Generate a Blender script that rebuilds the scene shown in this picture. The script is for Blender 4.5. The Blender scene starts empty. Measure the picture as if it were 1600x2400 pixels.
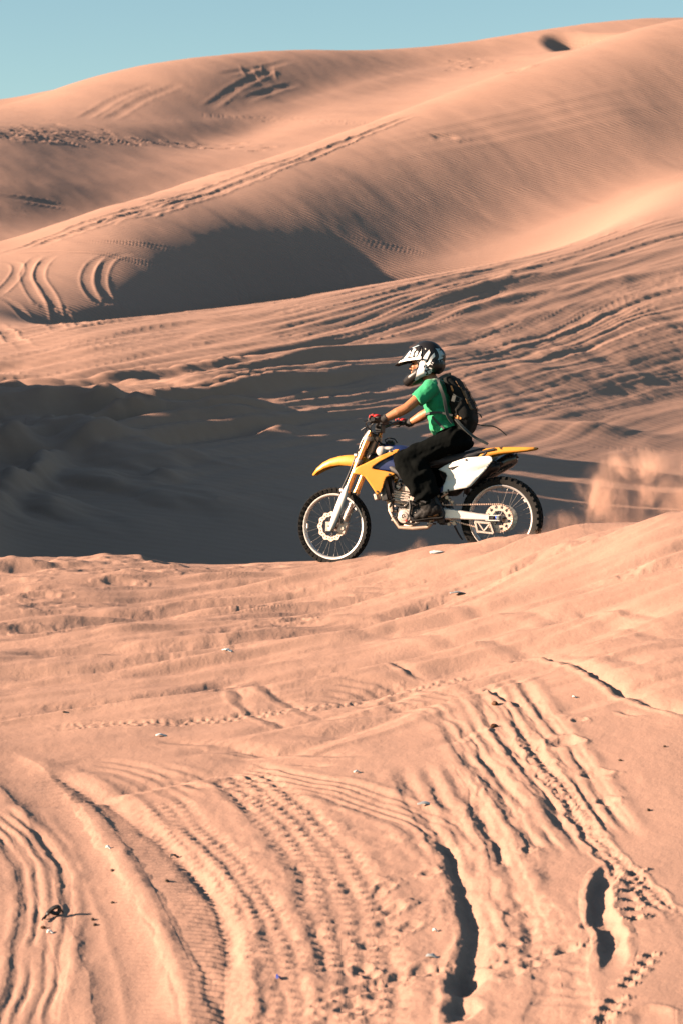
import bpy, bmesh, math, random
import numpy as np
from mathutils import Vector, Matrix
from mathutils.bvhtree import BVHTree
random.seed(7); rng = np.random.default_rng(11)
R = math.radians
scene = bpy.context.scene
C = scene.collection

# ------------------------------------------------------------------ camera
F = 5300.0            # focal length in units of the 1600 x 2400 photograph's pixels
CAMZ = 1.5            # eye height over the sand where the bike rides
HOR = 920.0           # image row of the level horizon
cam = bpy.data.cameras.new('camera'); camo = bpy.data.objects.new('camera', cam); C.objects.link(camo)
camo.location = (0, 0, CAMZ); camo.rotation_euler = (R(90), 0, 0)
cam.sensor_fit = 'VERTICAL'; cam.sensor_height = 36.0; cam.sensor_width = 24.0
cam.lens = 36.0 * F / 2400.0
cam.shift_y = (HOR - 1200.0) / 2400.0
cam.clip_start = 0.5; cam.clip_end = 20000
cam.dof.use_dof = True; cam.dof.focus_distance = 19.2; cam.dof.aperture_fstop = 5.0
scene.camera = camo

# ------------------------------------------------------------------ light
SUN_EL, SUN_BACK = 17.0, 9.0      # elevation; degrees the sun stands behind the camera's left
sdir = Vector((-math.cos(R(SUN_BACK)) * math.cos(R(SUN_EL)), -math.sin(R(SUN_BACK)) * math.cos(R(SUN_EL)), math.sin(R(SUN_EL))))
sl = bpy.data.lights.new('sun', 'SUN'); so = bpy.data.objects.new('sun', sl); C.objects.link(so)
sl.energy = 5.0; sl.angle = R(0.53); sl.color = (1.0, 0.73, 0.54)
so.rotation_euler = (-sdir).to_track_quat('-Z', 'Y').to_euler(); so.location = (-60, -20, 40)
world = bpy.data.worlds.new('World'); scene.world = world; world.use_nodes = True
nt = world.node_tree; nt.nodes.clear()
wo = nt.nodes.new('ShaderNodeOutputWorld'); bg = nt.nodes.new('ShaderNodeBackground')
sky = nt.nodes.new('ShaderNodeTexSky'); sky.sky_type = 'NISHITA'; sky.sun_disc = False
sky.sun_elevation = R(SUN_EL); sky.sun_rotation = math.atan2(sdir.x, sdir.y)
sky.altitude = 200; sky.air_density = 1.0; sky.dust_density = 0.3; sky.ozone_density = 2.6
tint = nt.nodes.new('ShaderNodeMix'); tint.data_type = 'RGBA'; tint.blend_type = 'MULTIPLY'; tint.inputs[0].default_value = 1.0
tint.inputs[7].default_value = (0.96, 0.945, 0.77, 1)       # the photograph's teal white balance, over the whole sky
nt.links.new(sky.outputs[0], tint.inputs[6]); nt.links.new(tint.outputs[2], bg.inputs[0]); nt.links.new(bg.outputs[0], wo.inputs[0])
bg.inputs[1].default_value = 0.05
scene.view_settings.view_transform = 'Standard'; scene.view_settings.look = 'None'
scene.view_settings.exposure = 2.0; scene.view_settings.gamma = 1.0; scene.view_settings.use_curve_mapping = False
scene.cycles.use_denoising = True; scene.cycles.diffuse_bounces = 0
scene.cycles.volume_bounces = 1; scene.cycles.volume_step_rate = 2.0

# ------------------------------------------------------------------ helpers
def tag(o, label=None, cat=None, group=None, kind=None):
    if label: o['label'] = label
    if cat: o['category'] = cat
    if group: o['group'] = group
    if kind: o['kind'] = kind
    return o
def mat(name, col, rough=0.5, metal=0.0, spec=0.5, noise=None, bump=None, coat=0.0, sheen=0.0):
    """procedural material: base colour varied by noise (scale, amount), fine relief by bump (scale, distance)"""
    m = bpy.data.materials.new(name); m.use_nodes = True
    n, l = m.node_tree.nodes, m.node_tree.links
    b = n['Principled BSDF']
    b.inputs['Base Color'].default_value = (*col, 1); b.inputs['Roughness'].default_value = rough
    b.inputs['Metallic'].default_value = metal; b.inputs['Specular IOR Level'].default_value = spec
    b.inputs['Coat Weight'].default_value = coat; b.inputs['Sheen Weight'].default_value = sheen
    tc = n.new('ShaderNodeTexCoord')
    if noise:
        t = n.new('ShaderNodeTexNoise'); t.inputs['Scale'].default_value = noise[0]; t.inputs['Detail'].default_value = 5
        l.new(tc.outputs['Object'], t.inputs['Vector'])
        r = n.new('ShaderNodeMix'); r.data_type = 'RGBA'
        a = noise[1]
        r.inputs[6].default_value = (*[c * (1 - a) for c in col], 1)
        r.inputs[7].default_value = (*[min(1, c * (1 + a)) for c in col], 1)
        l.new(t.outputs['Fac'], r.inputs[0]); l.new(r.outputs[2], b.inputs['Base Color'])
        q = n.new('ShaderNodeMapRange'); q.inputs['To Min'].default_value = max(0, rough - .12); q.inputs['To Max'].default_value = min(1, rough + .12)
        l.new(t.outputs['Fac'], q.inputs['Value']); l.new(q.outputs[0], b.inputs['Roughness'])
    if bump:
        t2 = n.new('ShaderNodeTexNoise'); t2.inputs['Scale'].default_value = bump[0]; t2.inputs['Detail'].default_value = 4
        l.new(tc.outputs['Object'], t2.inputs['Vector'])
        bp = n.new('ShaderNodeBump'); bp.inputs['Distance'].default_value = bump[1]; bp.inputs['Strength'].default_value = 1.0
        l.new(t2.outputs['Fac'], bp.inputs['Height']); l.new(bp.outputs[0], b.inputs['Normal'])
    return m
# ------------------------------------------------------------------ the dunes: one sheet lofted through crest and hollow lines
def pchip(xk, yk, x):
    """monotone cubic through (xk, yk) at x; xk 1-D increasing, yk (K,...)"""
    xk = np.asarray(xk, float); yk = np.asarray(yk, float)
    h = np.diff(xk).reshape((-1,) + (1,) * (yk.ndim - 1)); d = np.diff(yk, axis=0) / h
    m = np.zeros_like(yk); m[0] = d[0]; m[-1] = d[-1]
    w1 = 2 * h[1:] + h[:-1]; w2 = h[1:] + 2 * h[:-1]
    ok = d[1:] * d[:-1] > 0
    with np.errstate(all='ignore'):
        mm = (w1 + w2) / (w1 / d[:-1] + w2 / d[1:])
    m[1:-1] = np.where(ok, mm, 0)
    i = np.clip(np.searchsorted(xk, x, 'right') - 1, 0, len(xk) - 2)
    hh = (xk[i + 1] - xk[i]); t = (x - xk[i]) / hh
    sh = (-1,) + (1,) * (yk.ndim - 1); t = t.reshape(sh); hh = hh.reshape(sh)
    return (2*t**3 - 3*t**2 + 1) * yk[i] + (t**3 - 2*t**2 + t) * hh * m[i] + (-2*t**3 + 3*t**2) * yk[i+1] + (t**3 - t**2) * hh * m[i+1]
def zpy(d, py): return CAMZ + d * (HOR - py) / F

_perm = rng.permutation(4096)
_grad = rng.uniform(-1, 1, 4096)
def vnoise(x, y, seed=0):
    x = np.asarray(x) + seed * 17.31; y = np.asarray(y) + seed * 9.77
    xi = np.floor(x).astype(np.int64); yi = np.floor(y).astype(np.int64)
    fx = x - xi; fy = y - yi
    fx = fx*fx*fx*(fx*(fx*6-15)+10); fy = fy*fy*fy*(fy*(fy*6-15)+10)
    def g(a, b): return _grad[_perm[(a + _perm[b & 4095]) & 4095]]
    return (g(xi, yi)*(1-fx) + g(xi+1, yi)*fx)*(1-fy) + (g(xi, yi+1)*(1-fx) + g(xi+1, yi+1)*fx)*fy
def fbm(x, y, o=4, seed=0, gain=.5):
    s = 0; a = 1; f = 1
    for i in range(o):
        s = s + a * vnoise(x*f, y*f, seed + i); a *= gain; f *= 2.03
    return s

# columns are view angles (px in the photograph), every column lists the same feature lines from near to far:
# each is (distance, image row) or (distance, None, height)
COLS = [0, 200, 400, 600, 800, 1000, 1200, 1400, 1600]
def H(d, z): return (d, z)
def Pp(d, py): return (d, zpy(d, py))
def row(ds, pys): return [Pp(d, p) for d, p in zip(ds, pys)]
def rowz(ds, zs): return [H(d, z) for d, z in zip(ds, zs)]
LINES = [
  ('near', rowz([5]*9, [-1.9,-1.86,-1.82,-1.78,-1.74,-1.7,-1.66,-1.62,-1.58])),
  ('foot', rowz([9.2]*9, [-1.32,-1.29,-1.26,-1.22,-1.19,-1.15,-1.11,-1.07,-1.03])),
  ('slope', rowz([13.5]*9, [-.86,-.83,-.79,-.75,-.70,-.65,-.59,-.53,-.47])),
  ('brow', rowz([17.6,17.6,17.6,17.5,17.3,17.0,16.6,16.3,16.0], [-.26,-.25,-.25,-.22,-.18,-.10,-.03,.05,.14])),
  ('crest', row([20.3,20.2,20.1,19.9,19.45,19.0,18.5,18.2,17.9], [1305,1312,1318,1318,1311,1285,1257,1229,1200])),
  ('lane',  rowz([21.3,21.1,20.9,20.5,19.78,19.45,19.15,18.95,18.8], [-.12,-.13,-.13,-.08,.035,.065,.105,.25,.36])),
  ('pit',   rowz([26,26,26,26,26,26,26,26,26], [-1.7,-1.8,-1.9,-2.0,-2.2,-2.2,-2.2,-2.0,-1.8])),
  ('base', row([33,33,33,33.3,34,35.6,37.8,40,42.2], [1318,1328,1335,1335,1330,1310,1285,1260,1230])),
  ('mid', row([41,41.3,42,43,45,48.5,52,55.5,59.1], [1110,1085,1065,1050,1040,1030,1000,970,940])),
  ('upper', row([52,52.3,53,53.8,55.5,58.8,61.9,65,68], [900,890,880,865,845,820,790,755,715])),
  ('bcrest', row([62,62,62.5,64,66.5,69.9,73.6,78,83.4], [768,752,737,715,682,648,610,560,500])),
  ('hollow', rowz([69,69.5,73,80.5,87,89.6,92.6,96.8,102.5], [4.0,3.0,1.6,1.0,2.3,4.3,6.2,8.4,11.1])),
  ('cfoot', row([73,73.5,79,87.3,93.8,99,104.2,109.6,115.5], [700,720,722,700,664,615,555,480,405])),
  ('cridge', row([95,105,115.5,121,126,130.5,134.8,139,143], [580,515,455,388,312,238,166,100,40])),
  ('cback', row([105,114,124,131,138,145,152,158,163], [600,560,500,430,350,275,195,130,70])),
  ('dfoot', row([115,122,132,146.5,163,178,188,196,203], [560,530,470,400,330,262,185,122,70])),
  ('dface', row([128,136,147.5,167,189.5,209,221,229,235], [430,425,400,345,275,220,165,115,72])),
  ('drim', row([155,162,170.5,187,209,229,240,247,252], [296,318,335,310,235,190,145,96,66])),
  ('ddip', row([165,173,182.5,199,220,239,248,254,259], [290,290,285,265,205,160,128,84,58])),
  ('sky', row([235,235,237,243,252,261,265,267,269], [285,205,160,131,125,118,88,52,44])),
  ('over', rowz([295]*9, [26,28,30,31,31,31,32,33,34])),
  ('far', row([420]*9, [250,200,300,320,320,320,320,320,320])),
  ('beyond',rowz([520]*9, [34,34,34,34,34,34,34,34,34])),
  ('plain', rowz([1400]*9, [30]*9)),
  ('end',   rowz([6000]*9, [20]*9)),
]
names = [n for n, _ in LINES]; KI = {n: i for i, n in enumerate(names)}
# columns outside the frame, left and right: the same lines run on; the left rim of the bowl stands up into the sun
XC = [-9000, -5000, -2600, -1500, -900, -450, -150] + COLS + [1900, 2400, 3400, 6000, 9000]
Dn = np.zeros((len(XC), len(LINES))); Zn = np.zeros_like(Dn)
for k, (n, r) in enumerate(LINES):
    d = np.array([a for a, b in r]); z = np.array([b for a, b in r])
    for i, px in enumerate(XC):
        if px < 0:
            e = (1 - math.exp(px / 900.0))
            Dn[i, k] = d[0] + (d[0] - d[2]) * e * .9; Zn[i, k] = z[0] + (z[0] - z[2]) * e * .6
        elif px > 1600:
            e = (1 - math.exp(-(px - 1600) / 1200.0))
            Dn[i, k] = d[-1] + (d[-1] - d[-3]) * e * 1.2; Zn[i, k] = z[-1] + (z[-1] - z[-3]) * e * .8
        else:
            j = COLS.index(px); Dn[i, k] = d[j]; Zn[i, k] = z[j]
def bumpz(line, vals):
    for px, dz in vals.items(): Zn[XC.index(px), KI[line]] += dz
bumpz('pit',  {-9000: 0, -5000: 2, -2600: 6.5, -1500: 8.0, -900: 6.4, -450: 2.4, -150: .5})
bumpz('base', {-9000: 0, -5000: 2, -2600: 8.0, -1500: 11.4, -900: 9.2, -450: 4.0, -150: .9})
bumpz('mid',  {-9000: 0, -5000: 1, -2600: 6.0, -1500: 8.8, -900: 7.0, -450: 2.9, -150: .6})
bumpz('upper',{-9000: 0, -5000: 0, -2600: 2.0, -1500: 2.6, -900: 1.8, -450: .6, -150: .1})
for i in range(len(XC)):                           # keep the lines in order along every column
    for k in range(1, len(LINES)):
        Dn[i, k] = max(Dn[i, k], Dn[i, k-1] * 1.012 + .15)

ucol = np.concatenate([np.linspace(-9000, -2600, 24, endpoint=False), np.linspace(-2600, -500, 60, endpoint=False), np.linspace(-500, -40, 60, endpoint=False),
                       np.linspace(-40, 1640, 800, endpoint=False), np.linspace(1640, 2400, 60, endpoint=False), np.linspace(2400, 9000, 40)])
rows_per = dict(near=30, foot=330, slope=300, brow=150, crest=30, lane=30, pit=20, base=90, mid=90, upper=90, bcrest=16, hollow=12, cfoot=150,
                cridge=12, cback=14, dfoot=40, dface=50, drim=24, ddip=56, sky=10, over=10, far=8, beyond=8, plain=8)
ug = np.arange(-9000, 9001, 20.0)                             # smooth the lines along their run, then read the columns off
kern = np.exp(-.5*(np.arange(-12, 13)*20/75.0)**2); kern /= kern.sum()
def alongg(A):
    a = pchip(XC, A, ug); p = np.concatenate([np.repeat(a[:1], 12, 0), a, np.repeat(a[-1:], 12, 0)])
    return np.stack([np.convolve(p[:, k], kern, 'valid') for k in range(a.shape[1])], 1)
def along(A): return pchip(ug, alongg(A), ucol)
Dc = along(Dn); Zc = along(Zn)                               # (ncol, K)
def node_slopes(D, Z):
    h = np.diff(D, axis=1); d = np.diff(Z, axis=1) / h
    m = np.zeros_like(Z); m[:, 0] = d[:, 0]; m[:, -1] = d[:, -1]
    w1 = 2*h[:, 1:] + h[:, :-1]; w2 = h[:, 1:] + 2*h[:, :-1]
    with np.errstate(all='ignore'): mm = (w1 + w2) / (w1/d[:, :-1] + w2/d[:, 1:])
    m[:, 1:-1] = np.where(d[:, 1:]*d[:, :-1] > 0, mm, 0)
    return m
Mg = node_slopes(alongg(Dn), alongg(Zn)); Mp = np.concatenate([np.repeat(Mg[:1], 12, 0), Mg, np.repeat(Mg[-1:], 12, 0)])
M = pchip(ug, np.stack([np.convolve(Mp[:, k], kern, 'valid') for k in range(Mg.shape[1])], 1), ucol)
prow = []
for k in range(len(LINES) - 1):
    n = rows_per[names[k]]; prow += [(k, j / n) for j in range(n)]
prow.append((len(LINES) - 2, 1.0))
pk = np.array([p[0] for p in prow]); pt = np.array([p[1] for p in prow])
YY = np.empty((len(prow), len(ucol))); ZZ = np.empty_like(YY)
for r in range(len(prow)):
    k, t = pk[r], pt[r]; h = Dc[:, k+1] - Dc[:, k]
    YY[r] = Dc[:, k] + t*h
    ZZ[r] = (2*t**3-3*t**2+1)*Zc[:, k] + (t**3-2*t**2+t)*h*M[:, k] + (-2*t**3+3*t**2)*Zc[:, k+1] + (t**3-t**2)*h*M[:, k+1]
UU = np.broadcast_to((ucol - 800.0) / F, YY.shape)
XX = UU * YY
SS = np.broadcast_to((pk + pt)[:, None], YY.shape)            # loft parameter
BASEZ = ZZ.copy()

def pick(px, py):
    """point of the bare dunes seen at a pixel of the photograph"""
    j = int(np.clip(np.searchsorted(ucol, px), 1, len(ucol) - 1)); w = (px - ucol[j-1]) / (ucol[j] - ucol[j-1])
    y = YY[:, j-1]*(1-w) + YY[:, j]*w; z = BASEZ[:, j-1]*(1-w) + BASEZ[:, j]*w
    pr = HOR - F*(z - CAMZ)/y
    r = int(np.argmax(pr <= py))
    if r == 0: yy = y[int(np.argmin(pr[:-40]))]                # above the sky line: take the crest
    else:
        a = (pr[r-1]-py)/(pr[r-1]-pr[r]) if abs(pr[r-1]-pr[r]) < 80 else 1.0
        yy = y[r-1]+(y[r]-y[r-1])*a
    return ((px-800)/F*yy, yy)
def catmull(P, n=10):
    P = [np.array(p, float) for p in P]
    P = [2*P[0]-P[1]] + P + [2*P[-1]-P[-2]]
    out = []
    for i in range(1, len(P)-2):
        for t in np.linspace(0, 1, n, endpoint=False):
            a, b, c, d = P[i-1:i+3]
            out.append(.5*((2*b)+(-a+c)*t+(2*a-5*b+4*c-d)*t*t+(-a+3*b-3*c+d)*t**3))
    out.append(P[-2]); return np.array(out)
def near_path(path, reach, rows=None):
    """for every vertex near the path: indices, signed offset (+ = right of travel), arc length, total length"""
    x0, y0 = path.min(0)-reach; x1, y1 = path.max(0)+reach
    ms = (XX > x0) & (XX < x1) & (YY > y0) & (YY < y1)
    if rows is not None: ms &= rows
    idx = np.nonzero(ms.ravel())[0]
    X = XX.ravel()[idx]; Y = YY.ravel()[idx]
    best = np.full(len(idx), 1e9); off = np.zeros(len(idx)); arc = np.zeros(len(idx))
    s = 0
    for a, b in zip(path[:-1], path[1:]):
        e = b-a; L = math.hypot(*e)
        if L < 1e-6: continue
        e = e/L
        near = (X > min(a[0], b[0])-reach) & (X < max(a[0], b[0])+reach) & (Y > min(a[1], b[1])-reach) & (Y < max(a[1], b[1])+reach)
        q = np.nonzero(near)[0]
        rx = X[q]-a[0]; ry = Y[q]-a[1]; t = np.clip(rx*e[0]+ry*e[1], 0, L)
        dx = rx-t*e[0]; dy = ry-t*e[1]; dd = np.hypot(dx, dy)
        u = dd < best[q]; w = q[u]
        best[w] = dd[u]; off[w] = np.where(rx[u]*e[1]-ry[u]*e[0] > 0, dd[u], -dd[u]); arc[w] = s+t[u]
        s += L
    k = best < reach
    return idx[k], off[k], arc[k], s
def sstep(a, b, x):
    t = np.clip((x-a)/(b-a), 0, 1); return t*t*(3-2*t)
GAIN = [1.0]
def stamp(pts, half, fn, fade=.5, reach=None, world=False, wob=.0, rows=None):
    gain = GAIN[0]
    P = pts if world else [pick(*p) for p in pts]
    path = catmull(P, 12)
    idx, off, arc, L = near_path(path, reach or half*1.7, rows)
    if not len(idx): return
    X = XX.ravel()[idx]; Y = YY.ravel()[idx]
    K = .15/half
    if wob: off = off + wob*fbm(X*K*2.2, Y*K*2.2, 3, seed=5)
    o = off/half
    f = sstep(0, fade, arc)*sstep(0, fade, L-arc)
    ZZ.ravel()[idx] += fn(o, arc, X*K, Y*K)*f*gain
def rut(depth, berm=.5, lip=.25):
    """hollow trench with a thrown-up berm on both sides"""
    def fn(o, s, X, Y):
        n = 1+.35*fbm(X*3, Y*3, 3, seed=3)
        return -depth*np.clip(1-o*o, 0, 1)**.8 + depth*berm*n*np.exp(-((np.abs(o)-1.2)/lip)**2)
    return fn
def grooves(depth, n, berm=.6, broken=.4, floor=.5):
    """tyre print: n long grooves, broken here and there"""
    def fn(o, s, X, Y):
        ins = sstep(1.08, .95, np.abs(o))
        g = .5+.5*np.cos(np.pi*(o+1)*n)
        k = np.clip(.85+broken*2.4*fbm(s*1.9+X*.2, o*2.0, 3, seed=8), 0, 1.4)
        return ins*(-depth*floor - depth*(1-g)*k) + depth*berm*(1+.6*fbm(X*5, Y*5, 2, seed=2))*np.exp(-((np.abs(o)-1.22)/.2)**2)
    return fn
def lugs(depth, period, rows_, berm=.4, jit=.5):
    """knobbly print: rows of separate lug pits"""
    def fn(o, s, X, Y):
        ins = sstep(1.1, .9, np.abs(o))
        r = np.floor((o+1)*.5*rows_); ph = .5*(r % 2)
        a = np.cos(2*np.pi*(s/period+ph+jit*vnoise(X*4, Y*4, 6))); b = np.cos(np.pi*(o+1)*rows_)
        pit = np.clip(a*.6+.25-b*.5, 0, 1)
        return ins*(-depth*.4-depth*pit*(1+.5*fbm(X*6, Y*6, 2, seed=4))) + depth*berm*np.exp(-((np.abs(o)-1.25)/.25)**2)
    return fn
def paddle(depth, period, slope=0.0, sharp=2):
    """cross bars left by a paddle tyre, in a trench that leans to one side"""
    def fn(o, s, X, Y):
        ins = sstep(1.05, .85, np.abs(o))
        bars = np.abs(np.cos(np.pi*(s+.06*o)/period))**sharp
        return ins*(-depth*(1-o*o)*.7-slope*(o+1)*.5 + depth*.55*bars*(1-np.abs(o))) + depth*.5*np.exp(-((np.abs(o)-1.2)/.22)**2)
    return fn
def step(height, soft=.12):
    """a broken edge: the ground right of the line lies lower, with a raised lip"""
    def fn(o, s, X, Y):
        h = height*(1+.5*fbm(X*2.2, Y*2.2, 3, seed=9))
        return h*(sstep(-1, -.1, o)*sstep(soft, -soft, o)) - .55*h*sstep(-soft, soft, o)*sstep(1.6, .4, o)
    return fn
# ------------------------------------------------------------------ relief on the dunes: wind streaks, ruts, tyre prints, footprints
PXX = np.broadcast_to(ucol, YY.shape)
def vtrench(h, period=0.0, rib=.25, rise=.45, p=2.4):
    """a rut whose left wall is long, ribbed and steepest at the bottom; the right wall is short"""
    def fn(o, s, X, Y):
        l = np.clip(o+1, 0, 1)**p*(o <= 0); r = sstep(rise, 0, o)*(o > 0)
        hh = h*(1+.45*fbm(s*2.2, s*0, 3, seed=12))
        z = -hh*(l+r) + .3*h*np.exp(-((o-rise-.15)/.16)**2)
        if period: z = z + rib*h*np.cos(2*np.pi*(s+.08*o+.3*period*vnoise(X*6, Y*6, 3))/period)*np.clip(o+1, 0, 1)*sstep(.1, -.15, o)
        return z
    return fn
def dent(px, py, r, depth, stretch=1.0, rot=0.0, lip=.35, P=None, mound=False):
    x, y = P or pick(px, py); q = r*3*max(1, stretch)
    ms = (np.abs(XX-x) < q) & (np.abs(YY-y) < q); idx = np.nonzero(ms.ravel())[0]
    if not len(idx): return
    dx = XX.ravel()[idx]-x; dy = YY.ravel()[idx]-y; c, s_ = math.cos(rot), math.sin(rot)
    a = (dx*c+dy*s_)/(r*stretch); b = (-dx*s_+dy*c)/r
    k = np.hypot(a, b)*(1+.25*vnoise(dx/r*1.5+x, dy/r*1.5+y, 2))
    depth = depth*GAIN[0]
    ZZ.ravel()[idx] += -depth*sstep(1, .35, k)+depth*lip*np.exp(-((k-1.25)/.3)**2)

# -- broad unevenness
nearm = sstep(KI['crest']+.9, KI['crest']-.1, SS)
ZZ += nearm*(.024*fbm(XX*.5, YY*.4, 3, seed=1)+.005*fbm(XX*2.4, YY*1.5, 3, seed=2))
# -- drawn-out ripples on the upper foreground slope, running across and slightly away
a = R(13); xr = XX*math.cos(a)+YY*math.sin(a); yr = -XX*math.sin(a)+YY*math.cos(a)
wup = sstep(KI['slope']-.1, KI['slope']+.75, SS)*sstep(KI['crest']+.5, KI['crest']-.05, SS)
st = fbm(xr*.55+3, yr*3.6, 3, seed=21, gain=.45); st2 = fbm(xr*1.6, yr*6.5, 3, seed=31)
ZZ += wup*(.050*st+.008*st2+.012*np.clip(st2*st, 0, 1))
# clods where the slope breaks into the bowl
wc = np.exp(-((SS-KI['crest'])/.35)**2)*sstep(800, 560, PXX)
ZZ += wc*(.07*np.clip(fbm(XX*1.4, YY*2.2, 4, seed=41), -.3, 1))
# -- far bank of the bowl: long ruts climbing to the right
SB = SS-KI['base']
wb = sstep(.1, .8, SB)*sstep(3.35, 2.8, SB)
q = SB*1.0-(PXX-800)/2100.0+.10*vnoise(PXX/420, SB*2, 4)
str1 = fbm(PXX/620, q*9.0, 4, seed=51, gain=.6); str2 = fbm(PXX/260, q*21, 3, seed=61)
ridge = 1-np.abs(str1)*1.7
left = sstep(1150, 300, PXX); up = sstep(.9, 2.2, SB)
amp = .17*(.10+.16*left*up+.10*up)
ZZ += wb*amp*(1.1*str1+.35*str2)+wb*.025*up*np.clip(ridge, 0, 1)**3
wk = sstep(.9, 1.4, SB)*sstep(2.5, 2.0, SB)*sstep(1050, 500, PXX)
qk = SB-(PXX-400)/3600.0+.05*vnoise(PXX/420, SB*3, 14)
sk = fbm(PXX/900, qk*11.0, 3, seed=151, gain=.5)
ZZ += wk*.42*np.clip(sk, -.5, 1)
wrim = sstep(-120, -320, PXX)*sstep(KI['pit']-.2, KI['pit']+.6, SS)*sstep(KI['upper']+.9, KI['upper'], SS)
ZZ += wrim*(1.3*fbm(XX*.16, YY*.30, 3, seed=161)+.45*fbm(XX*.5, YY*.9, 3, seed=171))
# low gaps added to the unseen rim, meant to let sun slivers through
for y0_, w0_, d0_ in [(38.6, .30, 4.5), (41.2, .40, 4.5), (43.6, .5, 4.0)]:
    ZZ -= sstep(-150, -260, PXX)*sstep(-2600, -1800, PXX)*d0_*np.exp(-((YY-.158*(XX+13)-y0_-.5*fbm(XX*.25, YY*.1, 2, seed=181))/w0_)**2)*sstep(KI['pit'], KI['pit']+.6, SS)*sstep(KI['upper']+.9, KI['upper'], SS)
# tumbled lower left of the bank, ridges that still catch the sun
q2 = SB*1.3+(PXX)/700.0
wl = sstep(.15, .7, SB)*sstep(2.3, 1.6, SB)*sstep(900, 250, PXX)
ZZ += wl*.20*np.clip(fbm(PXX/300, q2*4.5, 3, seed=71), -.4, 1)
# slumped sand right of the rider
wr = sstep(.7, 1.3, SB)*sstep(2.6, 1.9, SB)*sstep(800, 1250, PXX)
ZZ += wr*(.045*fbm(XX*.5+YY*.3, YY*.45-XX*.2, 4, seed=81))
GAIN[0] = .22
# long hollows with shadow lines on that bank
for pts, h, hf in [([(1180, 988), (1350, 1000), (1500, 1012), (1660, 1018)], .32, 1.2), ([(1200, 1075), (1330, 1085), (1480, 1098), (1640, 1110)], .30, 1.2),
                   ([(-40, 905), (120, 893), (330, 872), (520, 852)], .25, .9), ([(-40, 945), (160, 925), (400, 905), (640, 888), (850, 900), (1000, 925)], .34, 1.1),
                   ([(300, 985), (420, 960), (600, 962), (760, 955), (900, 960)], .20, .9), ([(1000, 860), (1200, 850), (1400, 870), (1640, 880)], .22, 1.0),
                   ([(900, 780), (1100, 750), (1300, 700), (1640, 640)], .20, .7), ([(700, 790), (900, 755), (1150, 700), (1400, 640), (1640, 590)], .2, .7),
                   ([(500, 830), (700, 790), (900, 740), (1200, 655)], .22, .7), ([(850, 700), (960, 680), (1080, 655), (1240, 612)], .2, .5),
                   ([(980, 690), (1100, 655), (1200, 625), (1300, 600)], .2, .45), ([(1000, 720), (1130, 690), (1280, 660), (1400, 640)], .2, .5)]:
    stamp(pts, hf, rut(h*.75, .7, .35), fade=3, wob=.12)
GAIN[0] = .6
for pts, h in [([(1150, 996), (1350, 1010), (1500, 1022), (1660, 1030)], .55), ([(1180, 1084), (1330, 1096), (1480, 1110), (1640, 1122)], .5), ([(1000, 868), (1200, 860), (1400, 880), (1640, 890)], .3)]:
    stamp(pts, 1.1, lambda o, s, X, Y, h=h: .42*h/.6*np.exp(-(o/.6)**2)*(1+.3*fbm(X*1.2, Y*1.2, 2, seed=24)), fade=3, reach=2.4)
for pts, h in [([(-30, 1200), (40, 1150), (110, 1090), (200, 1050), (290, 1020)], .45), ([(330, 1150), (390, 1110), (440, 1080)], .3), ([(-30, 1075), (60, 1045), (160, 1030), (300, 1040), (420, 1035), (560, 1030)], .42),
               ([(-40, 938), (150, 918), (350, 908), (540, 892)], .35), ([(-40, 988), (120, 962), (300, 952), (500, 928)], .4), ([(60, 1015), (300, 985), (520, 965), (720, 950)], .45), ([(600, 1015), (680, 1000), (760, 1005)], .5), ([(90, 1230), (115, 1190), (140, 1160)], .35), ([(-20, 1010), (60, 985), (130, 1000), (250, 985)], .35)]:
    stamp(pts, .55, lambda o, s, X, Y, h=h: h*np.exp(-(o/.55)**2)*(1+.6*fbm(X*1.2, Y*1.2, 3, seed=14)), fade=2, reach=1.4, wob=.12)

GAIN[0] = .20
# -- far dunes: ruts, slides and footprints
wfar = sstep(KI['cfoot']-.3, KI['cfoot']+.2, SS)*sstep(KI['sky']+.5, KI['sky']-.1, SS)
ZZ += wfar*(.10*fbm(XX*.09+YY*.05, YY*.07, 3, seed=201)+.018*fbm(XX*.5+YY*.25, YY*.22-XX*.1, 3, seed=211))
g4 = rut(.085, .7, .3)
for pts in [[(140, 590), (85, 605), (62, 650), (95, 712), (160, 752), (240, 768)], [(180, 588), (115, 606), (92, 648), (128, 716), (205, 758), (300, 765)], [(300, 590), (225, 612), (204, 658), (232, 708), (300, 735), (380, 742)],
            [(340, 592), (262, 606), (238, 652), (262, 704), (340, 738), (430, 740)], [(-20, 610), (40, 618), (30, 660), (-20, 700)], [(-20, 596), (150, 590), (290, 606), (400, 634), (560, 700)], [(90, 582), (300, 572), (455, 596)],
            [(400, 606), (560, 668), (720, 700)], [(640, 548), (800, 600), (950, 650)], [(790, 552), (960, 585), (1060, 606)], [(690, 620), (820, 662), (880, 668)],
            [(-20, 690), (60, 742), (150, 775)], [(-20, 752), (40, 800), (80, 830)]]:
    stamp(pts, .20, g4, fade=3)
for pts in [[(-20, 602), (180, 537), (330, 492), (500, 437), (640, 388), (740, 348)], [(230, 540), (420, 472), (560, 427), (700, 374), (880, 300), (980, 262)], [(640, 400), (720, 366), (800, 334), (905, 292), (980, 262)],
            [(300, 524), (460, 466), (640, 402)], [(60, 588), (230, 532), (400, 476)]]:
    stamp(pts, .35, rut(.16, .9, .35), fade=3, wob=.12)
for i in range(14):
    t = i/13; dent(110+t*560, 572-t*205+random.uniform(-6, 6), .35, .16, 1.6, .6)
for pts in [[(-20, 462), (90, 474), (190, 488)], [(-20, 490), (40, 498), (90, 510)]]:
    stamp(pts, .55, rut(.25, .8, .3), fade=3)
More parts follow.
